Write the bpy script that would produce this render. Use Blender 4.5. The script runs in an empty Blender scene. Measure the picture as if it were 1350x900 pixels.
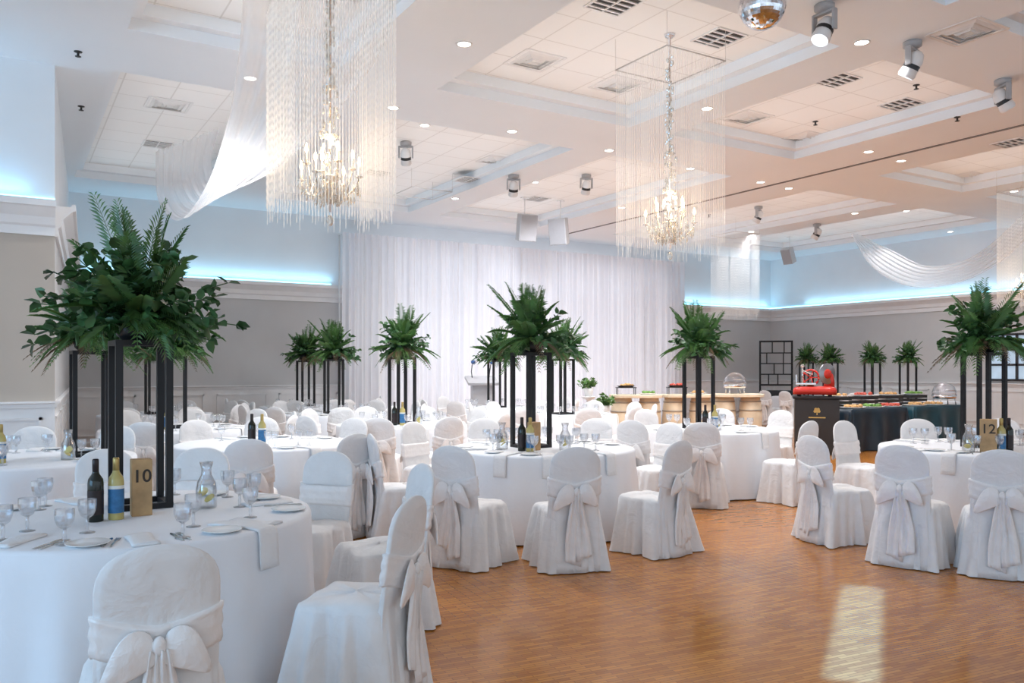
import bpy, math, random
from mathutils import Vector, Matrix
pi=math.pi
R=random.Random(7)
S=bpy.context.scene
C=S.collection
F=1090.0; H=485.0; CAMZ=1.525; YAW=math.radians(31.5)
CY,SY=math.cos(YAW),math.sin(YAW)
def W(xc,d): return (xc*CY+d*SY,-xc*SY+d*CY)
def at(px,d): return W((px-675)/F*d,d)
def pt(px,py,d):
    x,y=at(px,d); return Vector((x,y,CAMZ+(H-py)*d/F))
def onz(px,py,z): return pt(px,py,(z-CAMZ)*F/(H-py))
def proj(v):
    xc=v[0]*CY-v[1]*SY; d=v[0]*SY+v[1]*CY
    if d<.05: d=.05
    return 675+F*xc/d, H-F*(v[2]-CAMZ)/d, d
def face_cam(p):   # rotation about z that turns local -Y towards the camera
    return math.atan2(p[1],p[0])-pi/2

# ------------------------------------------------------------------ materials
def mat(name,col,rough=.5,metal=0,var=.08,scale=6,bump=0,bscale=60,emis=None,es=0,sheen=0,spec=.5,transl=0):
    m=bpy.data.materials.new(name); m.use_nodes=True
    nt=m.node_tree; n=nt.nodes; b=n['Principled BSDF']
    tc=n.new('ShaderNodeTexCoord'); nz=n.new('ShaderNodeTexNoise'); nz.inputs['Scale'].default_value=scale
    nz.inputs['Detail'].default_value=3
    nt.links.new(tc.outputs['Object'],nz.inputs['Vector'])
    cr=n.new('ShaderNodeValToRGB')
    cr.color_ramp.elements[0].position=.3; cr.color_ramp.elements[1].position=.7
    cr.color_ramp.elements[0].color=[max(0,c*(1-var)) for c in col]+[1]
    cr.color_ramp.elements[1].color=[min(1,c*(1+var)) for c in col]+[1]
    nt.links.new(nz.outputs['Fac'],cr.inputs['Fac'])
    nt.links.new(cr.outputs['Color'],b.inputs['Base Color'])
    b.inputs['Roughness'].default_value=rough; b.inputs['Metallic'].default_value=metal
    b.inputs['Specular IOR Level'].default_value=spec
    if sheen: b.inputs['Sheen Weight'].default_value=sheen
    if emis:
        b.inputs['Emission Color'].default_value=list(emis)+[1]; b.inputs['Emission Strength'].default_value=es
    if bump:
        n2=n.new('ShaderNodeTexNoise'); n2.inputs['Scale'].default_value=bscale; n2.inputs['Detail'].default_value=4
        n2.inputs['Distortion'].default_value=.6
        nt.links.new(tc.outputs['Object'],n2.inputs['Vector'])
        bp=n.new('ShaderNodeBump'); bp.inputs['Strength'].default_value=bump; bp.inputs['Distance'].default_value=.025
        nt.links.new(n2.outputs['Fac'],bp.inputs['Height']); nt.links.new(bp.outputs['Normal'],b.inputs['Normal'])
    if transl:
        tr=n.new('ShaderNodeBsdfTranslucent'); nt.links.new(cr.outputs['Color'],tr.inputs['Color'])
        mx=n.new('ShaderNodeMixShader'); mx.inputs[0].default_value=transl
        nt.links.new(b.outputs[0],mx.inputs[1]); nt.links.new(tr.outputs[0],mx.inputs[2])
        nt.links.new(mx.outputs[0],n['Material Output'].inputs['Surface'])
    return m
def sheer(name,col,fac,hi=.95):
    m=bpy.data.materials.new(name); m.use_nodes=True
    nt=m.node_tree; n=nt.nodes; n.remove(n['Principled BSDF'])
    tp=n.new('ShaderNodeBsdfTransparent'); df=n.new('ShaderNodeBsdfDiffuse'); tl=n.new('ShaderNodeBsdfTranslucent')
    df.inputs['Color'].default_value=list(col)+[1]; tl.inputs['Color'].default_value=list(col)+[1]
    m1=n.new('ShaderNodeMixShader'); m1.inputs[0].default_value=.45
    nt.links.new(df.outputs[0],m1.inputs[1]); nt.links.new(tl.outputs[0],m1.inputs[2])
    lw=n.new('ShaderNodeLayerWeight'); lw.inputs['Blend'].default_value=.4
    mp=n.new('ShaderNodeMapRange'); mp.inputs['To Min'].default_value=fac; mp.inputs['To Max'].default_value=hi
    nt.links.new(lw.outputs['Facing'],mp.inputs['Value'])
    m2=n.new('ShaderNodeMixShader'); nt.links.new(mp.outputs[0],m2.inputs[0])
    nt.links.new(tp.outputs[0],m2.inputs[1]); nt.links.new(m1.outputs[0],m2.inputs[2])
    nt.links.new(m2.outputs[0],n['Material Output'].inputs['Surface'])
    return m
def glass(name,col=(1,1,1),lo=.1,hi=.8,rough=.03,diff=0):
    m=bpy.data.materials.new(name); m.use_nodes=True
    nt=m.node_tree; n=nt.nodes; n.remove(n['Principled BSDF'])
    tp=n.new('ShaderNodeBsdfTransparent'); tp.inputs['Color'].default_value=list(col)+[1]
    gl=n.new('ShaderNodeBsdfGlossy'); gl.inputs['Roughness'].default_value=rough
    lw=n.new('ShaderNodeLayerWeight'); lw.inputs['Blend'].default_value=.35
    mp=n.new('ShaderNodeMapRange'); mp.inputs['To Min'].default_value=lo; mp.inputs['To Max'].default_value=hi
    nt.links.new(lw.outputs['Facing'],mp.inputs['Value'])
    m2=n.new('ShaderNodeMixShader'); nt.links.new(mp.outputs[0],m2.inputs[0])
    nt.links.new(tp.outputs[0],m2.inputs[1]); nt.links.new(gl.outputs[0],m2.inputs[2])
    out=m2
    if diff:
        df=n.new('ShaderNodeBsdfDiffuse'); df.inputs['Color'].default_value=(.9,.9,.9,1)
        m3=n.new('ShaderNodeMixShader'); m3.inputs[0].default_value=diff
        nt.links.new(m2.outputs[0],m3.inputs[1]); nt.links.new(df.outputs[0],m3.inputs[2]); out=m3
    nt.links.new(out.outputs[0],n['Material Output'].inputs['Surface'])
    return m
def brickmat(name,c1,c2,mortar,bw,rh,ms,rough,offset=.5,bump=.1,var2=True,rot=0,spec=.5):
    m=bpy.data.materials.new(name); m.use_nodes=True
    nt=m.node_tree; n=nt.nodes; b=n['Principled BSDF']
    tc=n.new('ShaderNodeTexCoord'); mp=n.new('ShaderNodeMapping'); mp.inputs['Rotation'].default_value=(0,0,rot)
    nt.links.new(tc.outputs['Object'],mp.inputs['Vector'])
    br=n.new('ShaderNodeTexBrick'); br.offset=offset
    br.inputs['Color1'].default_value=list(c1)+[1]; br.inputs['Color2'].default_value=list(c2)+[1]; br.inputs['Mortar'].default_value=list(mortar)+[1]
    br.inputs['Scale'].default_value=1; br.inputs['Brick Width'].default_value=bw; br.inputs['Row Height'].default_value=rh
    br.inputs['Mortar Size'].default_value=ms; br.inputs['Mortar Smooth'].default_value=.3
    nt.links.new(mp.outputs[0],br.inputs['Vector'])
    col=br.outputs['Color']
    if var2:
        nz=n.new('ShaderNodeTexNoise'); nz.inputs['Scale'].default_value=1.3; nz.inputs['Detail'].default_value=6
        nt.links.new(tc.outputs['Object'],nz.inputs['Vector'])
        mr=n.new('ShaderNodeMapRange'); mr.inputs['To Min'].default_value=.8; mr.inputs['To Max'].default_value=1.2
        nt.links.new(nz.outputs['Fac'],mr.inputs['Value'])
        mu=n.new('ShaderNodeVectorMath'); mu.operation='SCALE'
        nt.links.new(col,mu.inputs[0]); nt.links.new(mr.outputs[0],mu.inputs['Scale']); col=mu.outputs[0]
        mr2=n.new('ShaderNodeMapRange'); mr2.inputs['To Min'].default_value=rough-.06; mr2.inputs['To Max'].default_value=rough+.06
        nt.links.new(nz.outputs['Fac'],mr2.inputs['Value']); nt.links.new(mr2.outputs[0],b.inputs['Roughness'])
    else: b.inputs['Roughness'].default_value=rough
    b.inputs['Specular IOR Level'].default_value=spec
    nt.links.new(col,b.inputs['Base Color'])
    bp=n.new('ShaderNodeBump'); bp.inputs['Strength'].default_value=bump; bp.inputs['Distance'].default_value=.004; bp.invert=True
    nt.links.new(br.outputs['Fac'],bp.inputs['Height']); nt.links.new(bp.outputs['Normal'],b.inputs['Normal'])
    return m

M={}
M['floor']=brickmat('parquet',(.58,.235,.038),(.37,.130,.021),(.20,.068,.013),.15,.026,.0019,.16,rot=.12,bump=.05)
M['tile']=brickmat('acoustic_tile',(.90,.895,.88),(.88,.875,.86),(.74,.725,.70),.61,.61,.010,.9,offset=0,var2=False)
M['soffit']=mat('ceiling_paint',(.88,.915,.945),.85,var=.012,scale=1)
M['grey']=mat('light_grey_wall_paint',(.58,.57,.565),.8,var=.03,scale=1.5)
M['beige']=mat('beige_wall_paint',(.52,.45,.385),.8,var=.03,scale=1.5)
M['white_wall']=mat('white_wall_paint',(.83,.87,.90),.8,var=.02,scale=1.5)
M['trim']=mat('white_trim_paint',(.84,.83,.83),.5,var=.02)
M['led']=mat('cyan_led_strip',(.4,.8,1),.5,emis=(.25,.72,1),es=2.0)
M['cover']=mat('white_chair_cover_fabric',(.85,.845,.85),.8,var=.03,scale=9,bump=.8,bscale=7,sheen=.1,transl=.08)
M['sash']=mat('ivory_satin_sash',(.86,.83,.82),.34,var=.03,scale=14,bump=.5,bscale=12)
M['cloth']=mat('white_table_linen',(.84,.86,.90),.85,var=.02,scale=3,bump=.12,bscale=14)
M['napkin']=mat('white_napkin_linen',(.82,.82,.83),.85,var=.03,bump=.2)
M['blackmetal']=mat('black_powder_coat',(.008,.008,.010),.45,metal=.2,var=.2)
M['leafdark']=mat('dark_green_leaf',(.040,.115,.036),.42,var=.5,scale=9,transl=.1)
M['leafmid']=mat('palm_green_leaf',(.080,.190,.048),.42,var=.45,scale=7,transl=.12)
M['leaffern']=mat('fern_green_leaf',(.10,.22,.055),.5,var=.4,scale=7,transl=.12)
M['leafred']=mat('dry_bronze_leaf',(.16,.11,.06),.5,var=.4,scale=7)
M['wood']=mat('oak_block',(.45,.28,.13),.55,var=.2,scale=12)
M['ink']=mat('dark_numeral',(.03,.02,.015),.6)
M['glass']=glass('clear_glass',(.97,.98,1),.10,.85)
M['cutglass']=glass('cut_glass',(.97,.98,1),.14,.85,.08,.06)
M['water']=glass('water',(.93,.95,.96),.06,.5)
M['lemon']=mat('lemon_slice',(.85,.68,.12),.5)
M['redwine']=mat('dark_wine_bottle_glass',(.012,.016,.012),.08)
M['whitewine']=mat('pale_wine_bottle_glass',(.52,.43,.16),.08,var=.1)
M['bluelabel']=mat('blue_bottle_label',(.03,.15,.33),.5,var=.25,scale=30)
M['creamlabel']=mat('cream_bottle_label',(.75,.74,.70),.5,var=.1,scale=40)
M['foil']=mat('bottle_foil',(.50,.36,.13),.35,metal=.6)
M['darkfoil']=mat('dark_bottle_foil',(.03,.02,.02),.35,metal=.4)
M['china']=mat('white_china',(.86,.85,.84),.15,var=.01)
M['steel']=mat('polished_steel',(.72,.70,.68),.18,metal=1,var=.04)
M['paleframe']=mat('pale_frame_metal',(.70,.67,.64),.35,metal=.3,var=.04)
M['chrome']=mat('chrome',(.8,.8,.82),.1,metal=1,var=.03)
M['curtain']=mat('white_voile_curtain',(.90,.90,.93),.9,var=.01,transl=.38)
M['swag']=sheer('sheer_swag_fabric',(.95,.94,.95),.34,.66)
M['bead']=mat('crystal_bead',(.95,.93,.90),.5,var=.05,transl=.4,emis=(1,.94,.88),es=.14)  # slight emission added so the strands look strongly lit; beads are no lamps
M['crystal']=glass('crystal_drop',(1,.93,.82),.3,.95,.05,.22)
M['bulb']=mat('candle_bulb',(1,.8,.5),.4,emis=(1,.62,.26),es=14)
M['lens']=mat('downlight_lens',(1,.95,.9),.4,emis=(1,.92,.82),es=9)
M['coollens']=mat('stage_light_lens',(.9,.95,1),.3,emis=(.8,.9,1),es=1.0)
M['whiteplastic']=mat('white_plastic',(.80,.79,.78),.45,var=.03)
M['speakerbox']=mat('pale_grey_speaker_paint',(.52,.52,.53),.5,var=.04)
M['greyplastic']=mat('grey_plastic',(.42,.42,.43),.4,var=.06)
M['grille']=mat('speaker_grille_cloth',(.42,.42,.44),.7,var=.05,scale=80)
M['lect']=mat('lectern_panel',(.52,.52,.54),.5,var=.05)
M['darkvent']=mat('dark_vent_metal',(.03,.028,.027),.6)
M['track']=mat('grey_track_metal',(.16,.15,.15),.5)
M['blackcloth']=mat('black_table_linen',(.006,.020,.036),.36,var=.2,bump=.1)
M['tealcloth']=mat('dark_teal_table_linen',(.010,.055,.078),.36,var=.2,bump=.1)
M['lightwood']=mat('light_barrel_wood',(.78,.67,.50),.55,var=.12,scale=5)
M['hoop']=mat('iron_hoop',(.42,.38,.32),.5,metal=.4)
M['redpaint']=mat('red_enamel',(.5,.03,.02),.25)
M['blade']=mat('brushed_blade_steel',(.34,.34,.36),.3,metal=.9,var=.06)
M['gold']=mat('gold_paint',(.6,.42,.14),.4,metal=.5)
M['food']=mat('pastry',(.6,.35,.14),.7,var=.4,scale=25)
M['salad']=mat('salad_leaves',(.15,.3,.06),.6,var=.5,scale=25)
M['fruit']=mat('tomato_red',(.5,.07,.04),.4,var=.3,scale=25)
M['mirror']=mat('mirror_facets',(.75,.76,.8),.07,metal=1,var=.25,scale=30)
M['winglass']=mat('window_pane_glass',(.35,.45,.55),.08,var=.1,emis=(.5,.65,.8),es=.35)
M['darkframe']=mat('dark_window_frame',(.03,.03,.035),.5)
M['black']=mat('black_plastic',(.02,.02,.022),.4)
M['mic']=mat('blue_foam',(.05,.12,.3),.8)

# ------------------------------------------------------------------ mesh builder
class MB:
    def __init__(s): s.v=[]; s.f=[]; s.m=[]; s.sm=[]
    def add(s,vs,fs,m=0,smooth=False,T=None):
        k=len(s.v)
        for v in vs:
            v=Vector(v)
            if T is not None: v=T@v
            s.v.append(v)
        for f in fs:
            s.f.append([i+k for i in f]); s.m.append(m); s.sm.append(smooth)
    def bx(s,x0,x1,y0,y1,z0,z1,m=0,T=None):
        vs=[(x0,y0,z0),(x1,y0,z0),(x1,y1,z0),(x0,y1,z0),(x0,y0,z1),(x1,y0,z1),(x1,y1,z1),(x0,y1,z1)]
        s.add(vs,[(3,2,1,0),(4,5,6,7),(0,1,5,4),(1,2,6,5),(2,3,7,6),(3,0,4,7)],m,False,T)
    def loft(s,rings,m=0,smooth=True,cap0=False,cap1=False,closed=True,T=None):
        n=len(rings[0]); vs=[p for r in rings for p in r]; fs=[]
        e=n if closed else n-1
        for j in range(len(rings)-1):
            for i in range(e):
                i2=(i+1)%n
                fs.append((j*n+i,j*n+i2,(j+1)*n+i2,(j+1)*n+i))
        if cap0: fs.append(tuple(range(n-1,-1,-1)))
        if cap1: fs.append(tuple((len(rings)-1)*n+i for i in range(n)))
        s.add(vs,fs,m,smooth,T)
    def lathe(s,prof,n=20,c=(0,0,0),m=0,cap0=True,cap1=True,smooth=True,T=None):
        rings=[[(c[0]+r*math.cos(2*pi*i/n),c[1]+r*math.sin(2*pi*i/n),c[2]+z) for i in range(n)] for r,z in prof]
        s.loft(rings,m,smooth,cap0,cap1,True,T)
    def tube(s,pts,r,n=6,m=0,T=None):
        pts=[Vector(p) for p in pts]; rings=[]
        for i,p in enumerate(pts):
            t=(pts[min(i+1,len(pts)-1)]-pts[max(i-1,0)]).normalized()
            u=Vector((0,0,1)) if abs(t.z)<.9 else Vector((1,0,0))
            a=t.cross(u).normalized(); b=t.cross(a)
            rr=r[i] if isinstance(r,(list,tuple)) else r
            rings.append([p+a*rr*math.cos(2*pi*k/n)+b*rr*math.sin(2*pi*k/n) for k in range(n)])
        s.loft(rings,m,True,True,True,True,T)
    def ball(s,c,rx,ry=None,rz=None,n=12,k=8,m=0,smooth=True,T=None):
        ry=rx if ry is None else ry; rz=rx if rz is None else rz
        rings=[]
        for j in range(k+1):
            a=-pi/2+pi*j/k; q=max(math.cos(a),.02)
            rings.append([(c[0]+rx*q*math.cos(2*pi*i/n),c[1]+ry*q*math.sin(2*pi*i/n),c[2]+rz*math.sin(a)) for i in range(n)])
        s.loft(rings,m,smooth,True,True,True,T)
    def build(s,name,mats,parent=None,loc=None,rz=0,bevel=0):
        me=bpy.data.meshes.new(name)
        me.from_pydata([tuple(v) for v in s.v],[],s.f)
        if not isinstance(mats,(list,tuple)): mats=[mats]
        for q in mats: me.materials.append(q)
        me.polygons.foreach_set('material_index',s.m); me.polygons.foreach_set('use_smooth',s.sm)
        me.update()
        o=bpy.data.objects.new(name,me); C.objects.link(o)
        if parent: o.parent=parent
        if loc is not None: o.location=loc
        o.rotation_euler.z=rz
        if bevel:
            b=o.modifiers.new('bevel','BEVEL'); b.width=bevel; b.segments=2; b.limit_method='ANGLE'
        return o
def tag(o,label,cat,group=None,kind=None):
    if label: o['label']=label
    if cat: o['category']=cat
    if group: o['group']=group
    if kind: o['kind']=kind
    return o
def empty(name,loc,rz=0,label=None,cat=None,group=None):
    o=bpy.data.objects.new(name,None); C.objects.link(o); o.location=loc; o.rotation_euler.z=rz; o.empty_display_size=.1
    tag(o,label,cat,group); return o
def copy_tree(o,parent=None,only=None):
    c=o.copy(); C.objects.link(c)
    if parent: c.parent=parent
    for ch in list(o.children):
        if only and ch.name not in only: continue
        copy_tree(ch,c)
    return c
def struct(o): o['kind']='structure'; return o
ORD=['first','second','third','fourth','fifth','sixth','seventh','eighth','ninth','tenth','eleventh','twelfth','thirteenth','fourteenth','fifteenth','sixteenth','seventeenth','eighteenth','nineteenth','twentieth','twenty-first','twenty-second','twenty-third','twenty-fourth']

# ------------------------------------------------------------------ room
ZS,ZT=4.78,5.02
XR,YB=19.8,17.3
XL,Y0=-8.0,-6.0
PC=(0.454,10.16); BC=(1.0,YB)
mb=MB(); mb.bx(XL,XR+.15,Y0,YB+.15,-.1,0); struct(mb.build('floor',M['floor']))
Lb=[(-5,-1.2),(1.0,3.1),(4.3,7.2),(7.9,10.5),(12.6,15.1),(15.9,18.7)]
Db=[(-3,.2),(1.0,4.3),(5.4,8.7),(10.0,15.9)]
def in_coffer(x,y,e=0):
    return any(a+e<x<b-e for a,b in Lb) and any(a+e<y<b-e for a,b in Db) and not (x<PC[0] and y>9.9)
def ceil_z(x,y):
    if in_coffer(x,y,.12): return ZT
    if in_coffer(x,y): return ZS+.12
    return ZS
xs=sorted([XL,XR+.15]+[q for p in Lb for q in p]); ys=sorted([Y0,YB+.15]+[q for p in Db for q in p])
mb=MB()
for i in range(len(xs)-1):
    for j in range(len(ys)-1):
        x0,x1,y0,y1=xs[i],xs[i+1],ys[j],ys[j+1]
        if in_coffer((x0+x1)/2,(y0+y1)/2):
            st=.12   # stepped edge
            mb.add([(x0,y0,ZT),(x1,y0,ZT),(x1,y1,ZT),(x0,y1,ZT)],[(3,2,1,0)],1)
            a=[(x0,y0),(x1,y0),(x1,y1),(x0,y1)]
            b=[(x0+st,y0+st),(x1-st,y0+st),(x1-st,y1-st),(x0+st,y1-st)]
            r0=[(p[0],p[1],ZS) for p in a]; r1=[(p[0],p[1],ZS+.12) for p in a]
            r2=[(p[0],p[1],ZS+.12) for p in b]; r3=[(p[0],p[1],ZT) for p in b]
            mb.loft([r0,r1,r2,r3],0,False)
        else:
            mb.add([(x0,y0,ZS),(x1,y0,ZS),(x1,y1,ZS),(x0,y1,ZS)],[(3,2,1,0)],0)
mb.bx(XL,XR+.15,Y0,YB+.15,ZT+.02,ZT+.1,0)
struct(mb.build('ceiling',[M['soffit'],M['tile']]))
ZC,ZR=3.30,1.17
def run(p0,p1,prof,mb,m=0):
    # prof points (offset into the room, z); room lies to the right of p0->p1
    p0=Vector(p0); p1=Vector(p1); d=(p1-p0).normalized(); nrm=Vector((d.y,-d.x))
    r=[[(p.x+nrm.x*o,p.y+nrm.y*o,z) for o,z in prof] for p in (p0,p1)]
    mb.loft(r,m,False,True,True,True)
RUNS={'left_front':((XL,PC[1]),PC),'left':(PC,BC),'back':(BC,(XR,YB)),'right':((XR,YB),(XR,Y0))}
corn=[(-.02,ZC-.36),(.03,ZC-.36),(.03,ZC-.27),(.06,ZC-.25),(.08,ZC-.17),(.15,ZC-.10),(.17,ZC-.08),(.20,ZC-.07),(.20,ZC),(.16,ZC),(.16,ZC-.03),(-.02,ZC-.03)]
rail=[(-.02,ZR-.07),(.02,ZR-.07),(.025,ZR-.03),(.05,ZR-.02),(.05,ZR),(-.02,ZR)]
base=[(-.02,0),(.025,0),(.025,.13),(.012,.15),(-.02,.15)]
for k,(nm,(a,b)) in enumerate(RUNS.items()):
    mb=MB()
    run(a,b,[(-.15,ZR),(0,ZR),(0,ZC-.02),(-.15,ZC-.02)],mb,0)
    run(a,b,[(-.15,ZC-.02),(0,ZC-.02),(0,ZT),(-.15,ZT)],mb,1)
    run(a,b,[(-.15,0),(0,0),(0,ZR),(-.15,ZR)],mb,2)
    struct(mb.build('wall_'+nm,[M['beige'] if nm=='left_front' else M['grey'],M['white_wall'],M['trim']]))
    mb=MB(); run(a,b,corn,mb); struct(mb.build('trim_%d'%(k+1),M['trim']))
    mb=MB(); run(a,b,rail,mb)
    A=Vector(a); B=Vector(b); L=(B-A).length; n=max(1,int(L/1.25)); d=(B-A)/L
    for i in range(n):
        s0=L*i/n+.12; s1=L*(i+1)/n-.12
        fr=[(0,0),(.018,0),(.018,.03),(0,.03)]
        for zz in (.24,ZR-.2): run(A+d*s0,A+d*s1,[(o,zz+h) for o,h in fr],mb)
        for ss in (s0,s1-.03): run(A+d*ss,A+d*(ss+.03),[(0,.24),(.018,.24),(.018,ZR-.17),(0,ZR-.17)],mb)
    struct(mb.build('trim_%d'%(k+5),M['trim']))
    mb=MB(); run(a,b,base,mb); struct(mb.build('baseboard_'+nm,M['trim']))
    if nm!='left':
        segs=[(a,b)] if nm!='back' else [(a,(6.0,YB)),((15.85,YB),b)]
        mb=MB()
        for p0,p1 in segs: run(p0,p1,[(.0,ZC+.012),(.02,ZC+.012),(.02,ZC+.046),(.0,ZC+.046)],mb)
        struct(mb.build('trim_%d'%(k+10),M['led']))
# partition track in the ceiling
mb=MB(); mb.bx(11.59,11.645,1,YB-.6,ZS-.010,ZS+.01); struct(mb.build('trim_9',M['track']))
# window on the right wall
def right_wall_y(px): 
    t=(px-675)/F; d=XR/(CY*t+SY); return d*(CY-SY*t)
ya,yb=right_wall_y(1306),right_wall_y(1420)
root=empty('window_1',(XR-.02,(ya+yb)/2,1.25)); root['kind']='structure'
w=abs(ya-yb)/2
mb=MB(); mb.bx(0,.015,-w,w,0,1.05); mb.build('pane',M['winglass'],root)
mb=MB()
for i in range(7): mb.bx(-.04,0,-w+2*w*i/6-.025,-w+2*w*i/6+.025,0,1.05)
for z in (0,.35,.7,1.05): mb.bx(-.04,0,-w,w,z-.025,z+.025)
mb.build('window_frame',M['darkframe'],root)

# ------------------------------------------------------------------ backdrop curtain
yc=YB-.55
x0c,x1c=6.06,15.75
root=empty('backdrop_curtain',((x0c+x1c)/2,yc,0),0,'floor length white voile curtain glowing across the back wall','curtain')
NP=7; pw=(x1c-x0c)/NP
for p in range(NP):
    mb=MB(); nx=170; zs=[.02,.8,1.7,2.6,3.5,4.1,4.40]
    ph=[R.random()*6.28 for _ in range(6)]; fq=[R.uniform(4,6),R.uniform(7,9),R.uniform(11,14),R.uniform(17,21)]; rings=[]
    for z in zs:
        row=[]
        for i in range(nx+1):
            u=i/nx; x=-(x1c-x0c)/2+p*pw+u*pw*1.01
            y=.038*math.sin(u*6.28*fq[0]+ph[0]+.25*z)+.036*math.sin(u*6.28*fq[1]+ph[1]-.15*z)+.026*math.sin(u*6.28*fq[2]+ph[2]+.1*z)+.013*math.sin(u*6.28*fq[3]+ph[3])
            row.append((x,y*(1-.2*z/4.4),z))
        rings.append(row)
    mb.loft(rings,0,True,closed=False); mb.build('curtain_panel',M['curtain'],root)
mb=MB(); mb.tube([(-(x1c-x0c)/2-.05,.13,4.37),((x1c-x0c)/2+.05,.13,4.37)],.018,8); mb.build('curtain_rod',M['whiteplastic'],root)
for sx in (-1,-.33,.33,1):
    mb=MB(); mb.tube([(sx*(x1c-x0c)/2,.17,0),(sx*(x1c-x0c)/2,.17,4.37)],.018,8); mb.build('upright_pole',M['whiteplastic'],root)

# ------------------------------------------------------------------ tables
TB={ # name:(px,d)
'A':(180,4.3),'B':(30,7.0),'C':(715,7.95),'D':(930,10.4),'E':(1290,7.95),'F':(530,11.3),'G':(440,13.9),
'H':(403,16.5),'I':(230,10.5),'J':(205,13.7),'K':(655,16),'M':(742,13.6),'N':(350,8.4)}
DESC={'A':'the foreground table numbered 10','B':'the table by the left wall corner','C':'the front centre table','D':'the table before the wooden buffet',
'E':'the right table with block 12','F':'the table before the curtain\'s left part','G':'the table by the curtain\'s left edge',
'H':'the table against the back wall','I':'the table behind number 10\'s greenery','J':'the table in back left corner',
'K':'the table nearest the lectern','M':'the table behind front centre table','N':'the table without any greenery'}
TR=.88; TZ=.765
TP={k:Vector(at(*v)) for k,v in TB.items()}
cloths=[]
for v in range(3):
    mb=MB(); n=160; rings=[]
    phs=[R.random()*6 for _ in range(4)]
    def rip(a): return .5*math.sin(9*a+phs[0])+.35*math.sin(14*a+phs[1])+.3*math.sin(23*a+phs[2])
    for r,z,am in [(.02,TZ,0),(.4,TZ,0),(.7,TZ,0),(.855,TZ,0),(.874,TZ-.004,0),(.883,TZ-.02,.001),(.888,TZ-.1,.006),(.895,TZ-.25,.017),(.905,.3,.030),(.915,.12,.036),(.92,.012,.040)]:
        rings.append([((r+am*rip(2*pi*i/n))*math.cos(2*pi*i/n),(r+am*rip(2*pi*i/n))*math.sin(2*pi*i/n),z) for i in range(n)])
    mb.loft(rings,0,True,True,False)
    mb2=MB(); mb2.lathe([(.05,TZ-.045),(.85,TZ-.045),(.85,TZ-.02),(.05,TZ-.02)],40)
    mb3=MB(); mb3.lathe([(.3,0.0),(.3,.03),(.05,.06),(.05,TZ-.06),(.2,TZ-.045)],16)
    cloths.append((mb,mb2,mb3))
protoT=[]
for k in TB:
    x,y=TP[k]
    if len(protoT)<3:
        a,b,c=cloths[len(protoT)]
        r=empty('banquet_table',(x,y,0)); a.build('tablecloth',M['cloth'],r); b.build('tabletop',M['wood'],r); c.build('pedestal',M['blackmetal'],r); protoT.append(r)
    else:
        r=copy_tree(protoT[ord(k)%3]); r.location=(x,y,0); r.rotation_euler.z=R.random()*6
    tag(r,'round banquet table under floor length white cloth, '+DESC[k],'table','round banquet tables')
# long table along the right wall
r=empty('long_table',(18.3,13.2,0),0,'long white clothed table along the right wall with several green centrepieces','table')
def rrect(hx,hy,rad,n,rip=0,ph=0):
    segs=[(hx-rad,hy-rad,0),(-(hx-rad),hy-rad,pi/2),(-(hx-rad),-(hy-rad),pi),(hx-rad,-(hy-rad),3*pi/2)]
    pts=[]
    m=n//4
    for q,(cx,cy_,a0) in enumerate(segs):
        nc=max(3,m//4)
        for i in range(nc):
            a=a0+pi/2*i/(nc-1); pts.append((cx+rad*math.cos(a),cy_+rad*math.sin(a),math.cos(a),math.sin(a)))
        nx=segs[(q+1)%4]; a=a0+pi/2
        sx,sy_=cx+rad*math.cos(a),cy_+rad*math.sin(a); ex,ey=nx[0]+rad*math.cos(a),nx[1]+rad*math.sin(a)
        ne=m-nc
        for i in range(1,ne+1):
            u=i/(ne+1); pts.append((sx+(ex-sx)*u,sy_+(ey-sy_)*u,math.cos(a),math.sin(a)))
    out=[]
    for i,(x,y,nx_,ny_) in enumerate(pts):
        o=rip*(math.sin(i*.55+ph)+.6*math.sin(i*.23+2*ph)) if rip else 0
        out.append((x+nx_*o,y+ny_*o))
    return out
def draped_box(mb,hx,hy,z,rad=.04,n=200,am=.02,m=0):
    rings=[]
    for s,zz,a in [(.02,z,0),(.5,z,0),(.97,z,0)]:
        rings.append([(x*s,y*s,zz) for x,y in rrect(hx,hy,rad,n)])
    for o,zz,a in [(0,z-.012,0),(.005,z-.1,am*.2),(.012,z-.3,am*.7),(.02,.012,am)]:
        rings.append([(x,y,zz) for x,y in rrect(hx+o,hy+o,rad,n,a,1.3)])
    mb.loft(rings,m,True,True,False)
mb=MB(); draped_box(mb,.42,2.4,TZ,n=260); mb.build('tablecloth',M['cloth'],r)
mb=MB(); mb.bx(-.4,.4,-2.35,2.35,TZ-.05,TZ-.02); mb.build('tabletop',M['wood'],r)

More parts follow.
